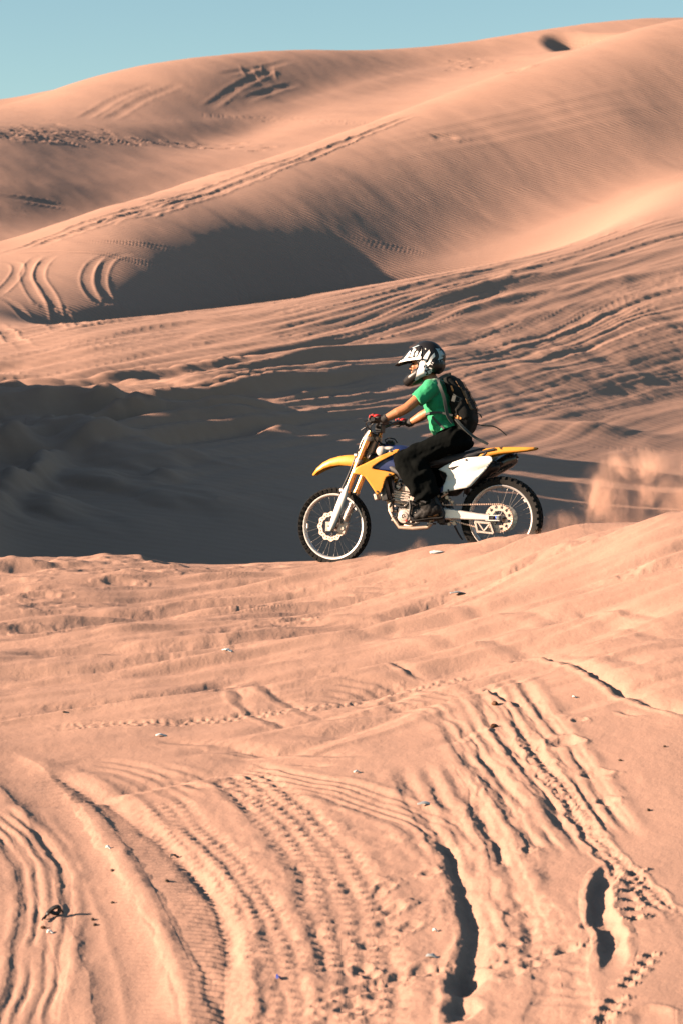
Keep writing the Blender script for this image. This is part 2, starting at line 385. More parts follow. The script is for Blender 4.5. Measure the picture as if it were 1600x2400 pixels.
for pts in [[(185, 278), (270, 232), (370, 190)], [(245, 280), (335, 232), (430, 192)], [(480, 252), (560, 204), (650, 152)], [(560, 240), (640, 212), (705, 190)],
            [(575, 148), (590, 178), (620, 205)], [(628, 146), (634, 180), (668, 198)], [(500, 180), (600, 160), (690, 140)], ]:
    stamp(pts, .55, rut(.20, .7, .3), fade=5)
for pts in [[(850, 350), (1100, 298), (1400, 245), (1620, 215)], [(800, 365), (1100, 318), (1350, 275), (1620, 262)]]:
    stamp(pts, .9, rut(.10, .8, .4), fade=8)
for i in range(24):
    t = i/23; dent(60+t*570, 322+t*26+random.uniform(-4, 4)+6*math.sin(i*2.1), .55, .30, 1.3, random.uniform(-.4, .4), lip=.6)
for i in range(22): dent(480+i*16, 268+i*.9+random.uniform(-2, 2), .3, .12)
for i in range(20): dent(620+i*14, 285+i*.3-4*(i % 2), .3, .12)
for i in range(26): dent(random.uniform(1050, 1225), random.uniform(0, 18)+138+random.random()*20, .5, .25, 1.4, random.uniform(-.5, .5))
for i in range(60): dent(random.uniform(0, 260), random.uniform(290, 330), random.uniform(.3, .7), .22, 1.5, random.uniform(-1, 1))
# slip face below the far right crest, pit on the sky line
stamp([*reversed([(1290, 74), (1272, 85), (1264, 97), (1274, 111), (1300, 122)])], 4.0, lambda o, s, X, Y: -7.5*sstep(-.1, .9, o)*sstep(3.4, 1.0, o), fade=3, reach=15)
dent(1040, 318, .5, .3, 1.5)

# -- tyre prints and ruts on the near slope
BEFORE = ZZ.copy()
random.seed(3); GAIN[0] = .22
stamp([(-30, 1900), (45, 1958), (95, 2040), (112, 2120), (100, 2220), (80, 2320), (58, 2430)], .135, grooves(.024, 4, .8, .3, .5), fade=.2, wob=.012)
stamp([(-30, 1775), (60, 1830), (140, 1930), (200, 2050), (250, 2170), (300, 2300), (340, 2430)], .17, rut(.055, .5, .35), fade=.3, wob=.02)
stamp([(160, 1880), (232, 1990), (292, 2130), (342, 2270), (392, 2430)], .11, paddle(.022, .052), fade=.3, wob=.015)
stamp([(190, 1870), (262, 1980), (335, 2085), (392, 2190), (440, 2310), (470, 2430)], .07, rut(-.035, 0), fade=.3, wob=.02)
stamp([*reversed([(100, 1805), (220, 1860), (290, 1902), (357, 1952), (408, 2003), (470, 2064), (510, 2130), (530, 2200), (527, 2290), (535, 2350), (530, 2430)])], .24, vtrench(.105, .062, .24), fade=.25, wob=.02)
stamp([(360, 1870), (445, 1955), (535, 2060), (596, 2160), (630, 2280), (645, 2430)], .17, lugs(.026, .085, 4), fade=.2, wob=.02)
stamp([(560, 1800), (650, 1885), (738, 1990), (800, 2100), (842, 2240), (850, 2430)], .2, lugs(.034, .10, 4), fade=.2, wob=.03)
stamp([(120, 1812), (240, 1792), (370, 1822), (480, 1878)], .13, grooves(.014, 3, .6), fade=.2, wob=.02)
stamp([(330, 1800), (440, 1815), (560, 1850), (640, 1905)], .12, grooves(.016, 3, .6), fade=.2, wob=.03)
stamp([(540, 1788), (680, 1828), (800, 1852), (920, 1890), (1010, 1936), (1080, 2015)], .16, grooves(.022, 5, .7, .3), fade=.25, wob=.012)
stamp([(1030, 1950), (1080, 2045), (1103, 2110), (1126, 2170), (1118, 2225), (1098, 2290), (1080, 2400)], .16, vtrench(.13, 0, .2, .4), fade=.3, wob=.03)
dent(1088, 2290, .10, .16, 1.7, 1.4, lip=.15); dent(1082, 2370, .09, .12, 1.6, 1.4, lip=.15); dent(985, 2270, .05, .05, 1.6, 1.2)
stamp([(985, 1775), (1040, 1868), (1092, 1960), (1132, 2050), (1168, 2160), (1190, 2260)], .2, grooves(.04, 3, .6, .4), fade=.5, wob=.012)
stamp([(1095, 1760), (1150, 1850), (1185, 1950), (1225, 2040)], .12, grooves(.028, 2, .4, .6), fade=.2, wob=.03)
stamp([(1140, 1590), (1185, 1640), (1250, 1722), (1315, 1812), (1385, 1915), (1430, 1985)], .19, grooves(.042, 4, .6, .6), fade=.6, wob=.014)
stamp([(1060, 1660), (1130, 1740), (1215, 1852), (1300, 1945), (1350, 2020)], .17, grooves(.034, 4, .6, .6), fade=.6, wob=.02)
dent(1318, 1738, .08, .10, 1.5, -.9); dent(1392, 1812, .06, .07, 1.6, -.5); dent(1420, 1872, .05, .06, 1.4, -.8); dent(1355, 1690, .05, .05)
stamp([(1458, 2010), (1412, 2065), (1410, 2140), (1440, 2210), (1418, 2290)], .06, rut(.15, .2, .4), fade=.4, wob=.02)
for px_, py_ in [(1488, 2042), (1478, 2064), (1474, 2086), (1476, 2108), (1482, 2132), (1486, 2156)]: dent(px_, py_, .019, .17, 2.6, .15, lip=.3)
for px_, py_ in [(1522, 2243), (1508, 2262), (1494, 2280), (1478, 2298), (1464, 2316)]: dent(px_, py_, .016, .12, 2.4, .15, lip=.3)
stamp([(1210, 2090), (1280, 2180), (1310, 2300), (1300, 2420)], .13, lugs(.03, .14, 2), fade=.2, wob=.04)
for px_, py_ in [(1440, 2352), (1426, 2372), (1414, 2392)]: dent(px_, py_, .02, .14, 2.4, .15, lip=.3)
stamp([(1560, 2400), (1520, 2385), (1480, 2395)], .07, rut(.06, .4), fade=.05)
for d0 in [(1195, 2210, .05, .06), (1240, 2260, .045, .06), (1200, 2280, .05, .05), (1330, 2220, .05, .05), (1380, 2170, .04, .05), (900, 2080, .05, .05), (925, 2130, .05, .05), (870, 2210, .05, .05),
           (845, 2270, .05, .06), (870, 2285, .04, .05), (820, 2360, .07, .08), (850, 2370, .05, .05), (1010, 2045, .05, .05), (960, 2170, .05, .05), (1240, 1990, .04, .03)]:
    dent(*d0[:2], d0[2], d0[3], random.uniform(1, 1.8), random.uniform(.2, 1.6))
# single knobbly tracks that cross the others
for pts in [[(620, 2430), (900, 2300), (1250, 2235), (1620, 2170)], [(1210, 1690), (1420, 1990), (1620, 2190)], [(60, 1700), (420, 1690), (800, 1640), (1200, 1560)]]:
    stamp(pts, .055, lugs(.034, .07, 2, .5), fade=.6, wob=.02)
# crumbled lumps thrown up between the prints
wlm = sstep(330, 520, PXX)*sstep(1460, 1180, PXX)*sstep(KI['slope']+.2, KI['slope']-.5, SS)*(SS > KI['near']+.8)
lm = fbm(XX*5.2, YY*4.6, 4, seed=91); ZZ += wlm*(.008*np.clip(lm-.12, 0, 1)+.0025*fbm(XX*13, YY*10, 2, seed=95))
for d0 in [(880, 1960, 1), (910, 2010, 1)]: pass
stamp([(1, 1655), (200, 1648), (400, 1635), (560, 1612), (690, 1642), (800, 1690)], .14, vtrench(.045, .09, .2), fade=.5, wob=.03)
stamp([(330, 1728), (500, 1740), (650, 1757), (820, 1764), (900, 1766)], .13, vtrench(.05, .08, .2), fade=.4, wob=.03)
stamp([(680, 1786), (735, 1790), (800, 1790)], .08, vtrench(.07), fade=.2)
stamp([(540, 1612), (580, 1660), (640, 1690), (730, 1700)], .13, vtrench(.05), fade=.3, wob=.05)
stamp([(1165, 1532), (1330, 1545), (1420, 1595), (1520, 1640), (1640, 1690)], .14, vtrench(.12), fade=.3, wob=.04)
stamp([(1130, 1610), (1190, 1640), (1215, 1662)], .09, vtrench(.09), fade=.15, wob=.03)
stamp([(1440, 1662), (1480, 1672), (1520, 1672)], .08, vtrench(.07), fade=.15)
stamp([(1340, 1408), (1450, 1432), (1600, 1450)], .16, vtrench(.06), fade=.5, wob=.05)
stamp([(900, 1555), (960, 1570), (1010, 1578)], .10, vtrench(.06), fade=.2)
stamp([(1225, 1265), (1330, 1258), (1460, 1262)], .2, vtrench(.05), fade=.4)
stamp([(-20, 1440), (300, 1420), (700, 1400), (950, 1370), (1100, 1340)], .2, grooves(.022, 4, .5, .5), fade=.5, wob=.05)
stamp([(-20, 1560), (300, 1535), (640, 1500), (900, 1490), (1200, 1505), (1640, 1600)], .24, vtrench(.05, .25, .35), fade=.6, wob=.06)
stamp([(-20, 1485), (260, 1470), (600, 1452), (900, 1430), (1250, 1440), (1640, 1500)], .22, vtrench(.045, .3, .3), fade=.6, wob=.06)
stamp([(600, 1640), (800, 1612), (1000, 1640), (1130, 1700)], .2, grooves(.02, 5, .5, .5), fade=.4, wob=.04)
for px, py, r in [(30, 1390, .12), (130, 1388, .11), (20, 1366, .1), (112, 1425, .1), (70, 1475, .08), (90, 1405, .08), (230, 1345, .12), (330, 1352, .1), (540, 1335, .09), (60, 1335, .12), (1480, 1330, .07), (280, 1372, .07), (700, 1452, .05), (330, 1640, .04)]:
    dent(px, py, r, .07, 2.2, random.uniform(-.2, .2), lip=.4)
# tracks of the bike itself along its lane come with the bike below

# thin wind-drawn scores across the middle of the slope
rs_ = random.Random(5)
for i in range(46):
    x0 = rs_.uniform(-3.2, 2.6); y0 = rs_.uniform(13.0, 18.4); ln = rs_.uniform(.8, 3.0); an = rs_.uniform(.08, .42)
    P_ = [(x0+ln*t, y0+math.tan(an)*ln*t+.10*math.sin(t*5+i)) for t in (0, .33, .66, 1)]
    if P_[-1][1] < 19.0: stamp(P_, rs_.uniform(.10, .22), vtrench(rs_.uniform(.06, .15), p=1.5, rise=.8), fade=.5, world=True, wob=.02)
# loose sand does not hold its edges: slump what is too steep, then crumble the broken edges
nr_ = int(np.argmax(SS[:, 0] > KI['crest']+.2)); sub = np.s_[:nr_, 80:-60]
D_ = (ZZ-BEFORE)[sub]; gx = np.gradient(D_, axis=1)/np.gradient(XX[sub], axis=1); gy = np.gradient(D_, axis=0)/np.gradient(YY[sub], axis=0)
edge = np.clip(np.hypot(gx, gy)*1.6-.12, 0, 1)
for _ in range(3): edge[1:-1, 1:-1] = (edge[1:-1, 1:-1]*2+edge[:-2, 1:-1]+edge[2:, 1:-1]+edge[1:-1, :-2]+edge[1:-1, 2:])/6
xs, ys = XX[sub], YY[sub]
for _ in range(10):
    Zs = ZZ[sub]; sx_ = np.gradient(Zs, axis=1)/np.gradient(xs, axis=1); sy_ = np.gradient(Zs, axis=0)/np.gradient(ys, axis=0)
    w_ = np.clip((np.hypot(sx_, sy_)-.46)/.3, 0, 1); Zb = Zs.copy()
    Zb[1:-1, 1:-1] = (Zs[:-2, 1:-1]+Zs[2:, 1:-1]+Zs[1:-1, :-2]+Zs[1:-1, 2:])/4
    ZZ[sub] = Zs+.6*w_*(Zb-Zs)
crumb = np.clip(fbm(xs*17, ys*13, 3, seed=101), -.4, 1)
ZZ[sub] += edge*(.007*crumb)+.0008*fbm(xs*20, ys*15, 2, seed=111)
# ------------------------------------------------------------------ sand material and the sheet itself
def sand_material():
    m = bpy.data.materials.new('sand'); m.use_nodes = True
    n, l = m.node_tree.nodes, m.node_tree.links; b = n['Principled BSDF']
    b.inputs['Roughness'].default_value = .95; b.inputs['Specular IOR Level'].default_value = .12
    tc = n.new('ShaderNodeTexCoord')
    def noise(scale, det=5, sc=(1, 1, 1), rough=.55):
        mp = n.new('ShaderNodeMapping'); mp.inputs['Scale'].default_value = sc
        t = n.new('ShaderNodeTexNoise'); t.inputs['Scale'].default_value = scale; t.inputs['Detail'].default_value = det; t.inputs['Roughness'].default_value = rough
        l.new(tc.outputs['Object'], mp.inputs['Vector']); l.new(mp.outputs[0], t.inputs['Vector']); return t
    big = noise(.06, 6); mid = noise(1.6, 7, (.45, 1.9, 1), .65); grain = noise(160, 2, rough=.7)
    def mixc(f, a, c):
        x = n.new('ShaderNodeMix'); x.data_type = 'RGBA'; l.new(f, x.inputs[0])
        for s, v in ((6, a), (7, c)):
            if isinstance(v, tuple): x.inputs[s].default_value = (*v, 1)
            else: l.new(v, x.inputs[s])
        return x.outputs[2]
    c1 = mixc(mid.outputs['Fac'], (.310, .186, .140), (.385, .248, .192))
    c2 = mixc(big.outputs['Fac'], (.315, .19, .14), c1)
    gr = n.new('ShaderNodeMapRange'); gr.inputs['From Min'].default_value = .3; gr.inputs['From Max'].default_value = .7
    gr.inputs['To Min'].default_value = .86; gr.inputs['To Max'].default_value = 1.1; l.new(grain.outputs['Fac'], gr.inputs['Value'])
    mul = n.new('ShaderNodeVectorMath'); mul.operation = 'SCALE'; l.new(c2, mul.inputs[0]); l.new(gr.outputs[0], mul.inputs['Scale'])
    l.new(mul.outputs[0], b.inputs['Base Color'])
    # relief: grain close by, wind ripples on the far faces
    wv = n.new('ShaderNodeTexWave'); wv.wave_type = 'BANDS'; wv.bands_direction = 'Y'; wv.inputs['Scale'].default_value = 1.1
    wv.inputs['Distortion'].default_value = 5.0; wv.inputs['Detail'].default_value = 3; wv.inputs['Detail Scale'].default_value = .5
    mp = n.new('ShaderNodeMapping'); mp.inputs['Rotation'].default_value = (0, 0, R(25)); l.new(tc.outputs['Object'], mp.inputs['Vector']); l.new(mp.outputs[0], wv.inputs['Vector'])
    at = n.new('ShaderNodeAttribute'); at.attribute_name = 'ripple'
    rh = n.new('ShaderNodeMath'); rh.operation = 'MULTIPLY'; l.new(wv.outputs['Fac'], rh.inputs[0]); l.new(at.outputs['Fac'], rh.inputs[1])
    b1 = n.new('ShaderNodeBump'); b1.inputs['Distance'].default_value = .015; l.new(rh.outputs[0], b1.inputs['Height'])
    fine = noise(45, 5, rough=.65)
    b2 = n.new('ShaderNodeBump'); b2.inputs['Distance'].default_value = .0032; l.new(fine.outputs['Fac'], b2.inputs['Height']); l.new(b1.outputs[0], b2.inputs['Normal'])
    l.new(b2.outputs[0], b.inputs['Normal'])
    return m
SAND = sand_material()
nr, nc = XX.shape
me = bpy.data.meshes.new('dunes')
co = np.stack([XX, YY, ZZ], -1).reshape(-1, 3).astype(np.float32)
i0 = (np.arange(nr-1)[:, None]*nc + np.arange(nc-1)[None]).ravel()
quads = np.stack([i0, i0+1, i0+nc+1, i0+nc], -1).astype(np.int32)
me.vertices.add(len(co)); me.vertices.foreach_set('co', co.ravel())
me.loops.add(len(quads)*4); me.loops.foreach_set('vertex_index', quads.ravel())
me.polygons.add(len(quads)); me.polygons.foreach_set('loop_start', np.arange(len(quads), dtype=np.int32)*4)
me.polygons.foreach_set('use_smooth', np.ones(len(quads), dtype=bool))
me.update(calc_edges=True)
ra = me.attributes.new('ripple', 'FLOAT', 'POINT')
rip = np.where(SS > KI['hollow'], 1.0, np.where(SS > KI['base'], .25, 0.0)).astype(np.float32)
ra.data.foreach_set('value', rip.ravel())
me.materials.append(SAND)
ground = bpy.data.objects.new('dune_ground', me); C.objects.link(ground); tag(ground, kind='structure')

def pick_final(px, py):
    """point of the finished ground seen at a pixel of the photograph"""
    j = int(np.clip(np.searchsorted(ucol, px), 1, len(ucol)-1)); w = (px-ucol[j-1])/(ucol[j]-ucol[j-1])
    y = YY[:, j-1]*(1-w)+YY[:, j]*w; z = ZZ[:, j-1]*(1-w)+ZZ[:, j]*w
    pr = HOR-F*(z-CAMZ)/y; r = max(1, int(np.argmax(pr <= py)))
    return Vector(((px-800)/F*y[r], y[r], z[r]))
def ground_z(x, y):
    px = x/y*F+800; j = int(np.clip(np.searchsorted(ucol, px), 1, len(ucol)-1)); w = (px-ucol[j-1])/(ucol[j]-ucol[j-1])
    yc = YY[:, j-1]*(1-w)+YY[:, j]*w; zc = ZZ[:, j-1]*(1-w)+ZZ[:, j]*w
    return float(np.interp(y, yc, zc))
# ------------------------------------------------------------------ mesh tools
class MB:
    """collects shapes into one mesh"""
    def __init__(s): s.v = []; s.f = []
    def add(s, v, f):
        o = len(s.v); s.v += [tuple(p) for p in v]; s.f += [tuple(o+i for i in q) for q in f]; return s
    def loft(s, rings, close=True, cap=True):
        n = len(rings[0]); v = [p for r in rings for p in r]; f = []
        for i in range(len(rings)-1):
            for j in range(n if close else n-1):
                k = (j+1) % n; f.append((i*n+j, i*n+k, (i+1)*n+k, (i+1)*n+j))
        if cap and close:
            f.append(tuple(range(n))[::-1]); f.append(tuple((len(rings)-1)*n+j for j in range(n)))
        return s.add(v, f)
    def tube(s, path, r, n=10, cap=True, flat=1.0):
        P = [Vector(p) for p in path]; rr = r if isinstance(r, (list, tuple)) else [r]*len(P)
        rings = []; up = None
        for i, p in enumerate(P):
            d = (P[min(i+1, len(P)-1)]-P[max(i-1, 0)]).normalized()
            if up is None:
                up = Vector((0, 1, 0)) if abs(d.y) < .9 else Vector((0, 0, 1))
            a = (up-d*up.dot(d)).normalized(); b = d.cross(a); up = a
            rings.append([p+a*(rr[i]*math.cos(2*math.pi*j/n))+b*(rr[i]*flat*math.sin(2*math.pi*j/n)) for j in range(n)])
        return s.loft(rings, True, cap)
    def box(s, c, size, rot=None):
        c = Vector(c); h = Vector(size)/2; M = rot or Matrix.Identity(3)
        v = [c+M @ Vector((x*h.x, y*h.y, z*h.z)) for z in (-1, 1) for y in (-1, 1) for x in (-1, 1)]
        return s.add(v, [(0, 2, 3, 1), (4, 5, 7, 6), (0, 1, 5, 4), (2, 6, 7, 3), (0, 4, 6, 2), (1, 3, 7, 5)])
    def ring(s, c, prof, n=64):
        """profile (radius, t) closed, swept round the wheel axis (local y) about c"""
        c = Vector(c); m = len(prof); v = []; f = []
        for i in range(n):
            a = 2*math.pi*i/n
            for r, t in prof: v.append(c+Vector((r*math.cos(a), t, r*math.sin(a))))
        for i in range(n):
            for j in range(m):
                k = (j+1) % m; i2 = (i+1) % n
                f.append((i*m+j, i*m+k, i2*m+k, i2*m+j))
        return s.add(v, f)
    def plate(s, pts, t0, t1):
        """outline of (X, Z) points between two side planes"""
        n = len(pts); v = [(x, t0, z) for x, z in pts]+[(x, t1, z) for x, z in pts]
        f = [(i, (i+1) % n, n+(i+1) % n, n+i) for i in range(n)]+[tuple(range(n))[::-1], tuple(range(n, 2*n))]
        return s.add(v, f)
    def ell(s, c, r, nu=16, nv=10, rot=None):
        c = Vector(c); M = rot or Matrix.Identity(3); rings = []
        for i in range(1, nv):
            ph = math.pi*i/nv
            rings.append([c+M @ Vector((r[0]*math.sin(ph)*math.cos(2*math.pi*j/nu), r[1]*math.sin(ph)*math.sin(2*math.pi*j/nu), -r[2]*math.cos(ph))) for j in range(nu)])
        return s.loft(rings)
    def mesh(s, name):
        m = bpy.data.meshes.new(name); m.from_pydata([tuple(p) for p in s.v], [], s.f); m.update()
        b = bmesh.new(); b.from_mesh(m); bmesh.ops.recalc_face_normals(b, faces=b.faces); b.to_mesh(m); b.free(); return m
def root(name, frame, base):
    """an Empty at the thing's base; its parts are given in the frame's coordinates"""
    o = bpy.data.objects.new(name, None); C.objects.link(o); o.empty_display_size = .1
    o.matrix_world = frame @ Matrix.Translation(Vector(base)); o['_b'] = list(base); return o
def part(name, mb, m, parent, smooth=True, bevel=0.0, solid=0.0, sub=0, angle=35, label=None, kind=None, weld=False):
    me_ = mb if isinstance(mb, bpy.types.Mesh) else mb.mesh(name)
    r_ = parent
    off = Vector((0, 0, 0))
    while r_ is not None:
        if '_b' in r_.keys(): off += Vector(r_['_b'])
        r_ = r_.parent
    me_.transform(Matrix.Translation(-off))
    o = bpy.data.objects.new(name, me_); C.objects.link(o); o.parent = parent
    me_.materials.clear(); me_.materials.append(m)
    if smooth:
        me_.polygons.foreach_set('use_smooth', [True]*len(me_.polygons))
        if angle: me_.set_sharp_from_angle(angle=R(angle))
    if solid:
        k = o.modifiers.new('solid', 'SOLIDIFY'); k.thickness = solid; k.offset = -1
    if bevel:
        k = o.modifiers.new('bevel', 'BEVEL'); k.width = bevel; k.segments = 2; k.limit_method = 'ANGLE'; k.angle_limit = R(40)
    if sub:
        k = o.modifiers.new('sub', 'SUBSURF'); k.levels = k.render_levels = sub
    if label: o['label'] = label
    if kind: o['kind'] = kind
    return o
def remesh(mb, voxel, smooth=6, noise=None):
    """melts overlapping shapes into one continuous skin"""
    m = mb if isinstance(mb, bpy.types.Mesh) else mb.mesh('tmp'); o = bpy.data.objects.new('tmp', m); C.objects.link(o)
    k = o.modifiers.new('r', 'REMESH'); k.mode = 'VOXEL'; k.voxel_size = voxel; k.use_smooth_shade = True
    if smooth:
        k = o.modifiers.new('s', 'SMOOTH'); k.factor = .5; k.iterations = smooth
    dg = bpy.context.evaluated_depsgraph_get(); out = bpy.data.meshes.new_from_object(o.evaluated_get(dg))
    bpy.data.objects.remove(o); 
    if noise:
        n = len(out.vertices); co_ = np.empty(n*3); out.vertices.foreach_get('co', co_); co_ = co_.reshape(-1, 3)
        no_ = np.empty(n*3); out.vertices.foreach_get('normal', no_); no_ = no_.reshape(-1, 3)
        co_ += no_*noise(co_)[:, None]; out.vertices.foreach_set('co', co_.ravel()); out.update()
    return out
def sheet(pts, tfn, cuts=3, name='sheet'):
    """flat outline in (X, Z), filled, subdivided and bent by t = tfn(X, Z)"""
    b = bmesh.new(); vs = [b.verts.new((x, 0, z)) for x, z in pts]
    es = [b.edges.new((vs[i], vs[(i+1) % len(vs)])) for i in range(len(vs))]
    bmesh.ops.triangle_fill(b, use_beauty=True, edges=es)
    for _ in range(cuts):
        bmesh.ops.subdivide_edges(b, edges=[e for e in b.edges if e.calc_length() > .02], cuts=1)
        bmesh.ops.triangulate(b, faces=b.faces)
    for v in b.verts: v.co.y = tfn(v.co.x, v.co.z)
    bmesh.ops.recalc_face_normals(b, faces=b.faces)
    if sum(f.normal.y*f.calc_area() for f in b.faces) < 0: bmesh.ops.reverse_faces(b, faces=b.faces)
    m = bpy.data.meshes.new(name); b.to_mesh(m); b.free(); return m
def mirror(m_):
    k = m_.copy(); k.transform(Matrix.Scale(-1, 4, (0, 1, 0))); k.flip_normals(); return k
# ------------------------------------------------------------------ the motorcycle
YAW = 160.0
AX_D = 19.1                                                    # distance of the rear axle
bike_org = Vector(((1172.9-800)/F*AX_D, AX_D, CAMZ-(1211.3-HOR)/F*AX_D-.362))
BF = Matrix.Translation(bike_org) @ Matrix.Rotation(R(YAW), 4, 'Z') @ Matrix.Rotation(R(3.5), 4, 'X')
def L(zx, zy, t=0.0):
    """side-view measure of the photograph to bike coordinates: X forward from the rear axle, t to the left, Z up"""
    X = (1267-zx-242*t)/664.0
    return (X, t, .35+(1160-zy-17*X)/707.0)
def L2(zx, zy, t=0.0):
    p = L(zx, zy, t); return (p[0], p[2])
M_YEL = mat('yellow plastic', (.60, .25, .035), .38, noise=(9, .06), bump=(60, .0006))
M_WHT = mat('white plastic', (.66, .62, .58), .40, noise=(8, .05), bump=(50, .0006))
M_BLK = mat('black plastic', (.010, .010, .011), .5, spec=.3, noise=(14, .3))
M_RUB = mat('tyre rubber', (.012, .0115, .011), .9, spec=.2, noise=(20, .45), bump=(120, .002))
M_ALU = mat('brushed aluminium', (.60, .56, .53), .42, metal=.55, noise=(18, .12))
M_CAST = mat('cast aluminium', (.40, .34, .30), .5, metal=.75, noise=(30, .18), bump=(140, .0015))
M_GOLD = mat('gold anodised tube', (.70, .40, .16), .28, metal=1.0, noise=(12, .08))
M_STEEL = mat('steel', (.45, .43, .41), .3, metal=1.0, noise=(25, .15))
M_DARK = mat('dark metal', (.03, .03, .032), .5, metal=.6, noise=(25, .35))
M_NAVY = mat('navy plastic', (.012, .022, .085), .38, noise=(10, .2))
M_SEAT = mat('seat cover', (.014, .015, .02), .75, noise=(30, .3), bump=(160, .001))
M_BLUE = mat('blue anodised', (.02, .07, .45), .3, metal=.8)
M_FRM = mat('frame silver', (.36, .28, .22), .42, metal=.55, noise=(14, .15))
M_CARB = mat('carbon can', (.02, .022, .024), .28, noise=(40, .3), coat=.3)
M_SPK = mat('dull spoke steel', (.16, .15, .14), .5, metal=.9)
M_RED = mat('red paint', (.5, .02, .015), .4)
M_CLEAR = mat('clear tank', (.46, .43, .40), .45, noise=(6, .1))

bike = root('motorcycle', BF, (.75, 0, 0))
tag(bike, 'yellow and white dirt motorcycle ridden along the crest of the sand slope', 'motorcycle')
RA = Vector((0, 0, .35)); FA = Vector((1.502, 0, .25))
STEER = Matrix.Translation(FA) @ Matrix.Rotation(R(-4), 4, 'Z') @ Matrix.Translation(-FA)
def st_(p): return STEER @ Vector(p)
def wheel(c, Ro, Rr, w, label, lug_n, steer=False):
    T = STEER if steer else Matrix.Identity(4)
    def fin(mb):
        mb.v = [tuple(T @ Vector(p)) for p in mb.v]; return mb
    hub = MB(); hub.ring(c, [(.012, -.085), (.03, -.085), (.034, -.05), (.022, -.04), (.022, .04), (.034, .05), (.03, .085), (.012, .085)], 24)
    o = part('wheel', fin(hub), M_CAST, bike, label=label)
    h = w/2
    ty = MB(); prof = [(Rr-.002, -h*.62), (Rr+.02, -h*.9), (Rr+.042, -h), (Ro-.026, -h*.93), (Ro-.012, -h*.6), (Ro-.010, 0), (Ro-.012, h*.6), (Ro-.026, h*.93), (Rr+.042, h), (Rr+.02, h*.9), (Rr-.002, h*.62)]
    ty.ring(c, prof, 72)
    for i in range(lug_n):
        for row_, (tt, hw) in enumerate([(-.82, .24), (-.3, .22), (.3, .22), (.82, .24)]):
            a = 2*math.pi*(i+(.5 if row_ in (0, 3) else 0))/lug_n
            rad = Ro-(.012 if row_ in (1, 2) else .020)
            M3 = Matrix.Rotation(-a, 3, 'Y') @ Matrix.Rotation(R(34)*tt if abs(tt) > .5 else 0, 3, 'Z')
            ty.box(c+Vector((rad*math.cos(a), h*tt, rad*math.sin(a))), (.028, w*hw, 2*math.pi*Ro/lug_n*.5), M3)
    part('tyre', fin(ty), M_RUB, o, angle=40)
    rm = MB(); rm.ring(c, [(Rr+.004, -h*.60), (Rr+.003, -h*.5), (Rr-.006, -h*.42), (Rr-.009, -h*.2), (Rr-.009, h*.2), (Rr-.006, h*.42), (Rr+.003, h*.5), (Rr+.005, h*.62), (Rr-.004, h*.68), (Rr-.017, h*.50), (Rr-.022, 0), (Rr-.017, -h*.50), (Rr-.004, -h*.68)], 72)
    part('rim', fin(rm), M_ALU, o, angle=50)
    sp = MB()
    for i in range(32):
        a = 2*math.pi*i/32; sd = 1 if i % 2 else -1; a2 = a+(.5 if (i//2) % 2 else -.5)
        p0 = c+Vector((.033*math.cos(a2), .05*sd, .033*math.sin(a2))); p1 = c+Vector(((Rr-.024)*math.cos(a), .006*sd, (Rr-.024)*math.sin(a)))
        sp.tube([p0, p1], .0012, 5); d = (p0-p1).normalized(); sp.tube([p1, p1+d*.018], .0036, 6)
    part('spokes', fin(sp), M_SPK, o, kind='stuff')
    rl = MB(); rl.box(c+Vector((Rr-.03, 0, 0)), (.012, .03, .04)); rl.box(c+Vector((math.cos(2.5)*(Rr-.03), 0, math.sin(2.5)*(Rr-.03))), (.014, .02, .03), Matrix.Rotation(-2.5, 3, 'Y'))
    part('rim_lock', fin(rl), M_ALU, o, smooth=False, kind='stuff')
    return o
wf = wheel(FA, .335, .285, .085, 'front spoked wheel with knobbly tyre and brake disc', 44, True)
wr_ = wheel(RA, .352, .280, .112, 'rear spoked wheel with knobbly tyre and drilled sprocket', 40)
def disc(c, t, ro, ri, n, wave, name, parent, m, holes, hole_r, ring_r, steer=False, th=.004):
    """flat wavy ring with round holes: quads between circles, holes left open"""
    mb = MB(); N = 144; v = []; rad = [ri]
    rings = []
    for rr in np.linspace(0, 1, 7): rings.append(rr)
    grid = {}
    T = STEER if steer else Matrix.Identity(4)
    for side in (0, 1):
        for i in range(N):
            a = 2*math.pi*i/N
            for j, q in enumerate(rings):
                r0 = ri+wave*.5*math.cos(a*n); r1 = ro+wave*math.cos(a*n); r = r0+(r1-r0)*q
                grid[(side, i, j)] = len(v); v.append(T @ (c+Vector((r*math.cos(a), t+(side-.5)*th, r*math.sin(a)))))
    f = []
    def solid(i, j):
        a = 2*math.pi*(i+.5)/N; q = (j+.5)/6; r = ri+(ro-ri)*q
        for h in range(holes):
            ah = 2*math.pi*(h+.5)/holes
            if math.hypot(r*math.cos(a)-ring_r*math.cos(ah), r*math.sin(a)-ring_r*math.sin(ah)) < hole_r: return False
        return True
    for i in range(N):
        k = (i+1) % N
        for j in range(6):
            if solid(i, j):
                f.append((grid[1, i, j], grid[1, k, j], grid[1, k, j+1], grid[1, i, j+1])); f.append((grid[0, i, j], grid[0, i, j+1], grid[0, k, j+1], grid[0, k, j]))
                for (di, dj, e) in ((0, -1, ((i, j), (k, j))), (0, 1, ((k, j+1), (i, j+1)))):
                    if j+dj < 0 or j+dj > 5 or not solid(i, j+dj): f.append((grid[(0,)+e[0]], grid[(0,)+e[1]], grid[(1,)+e[1]], grid[(1,)+e[0]]))
                for (ii, e) in (((i-1) % N, ((i, j+1), (i, j))), (k, ((k, j), (k, j+1)))):
                    if not solid(ii, j): f.append((grid[(0,)+e[0]], grid[(0,)+e[1]], grid[(1,)+e[1]], grid[(1,)+e[0]]))
    mb.add(v, f); return part(name, mb, m, parent, smooth=False)
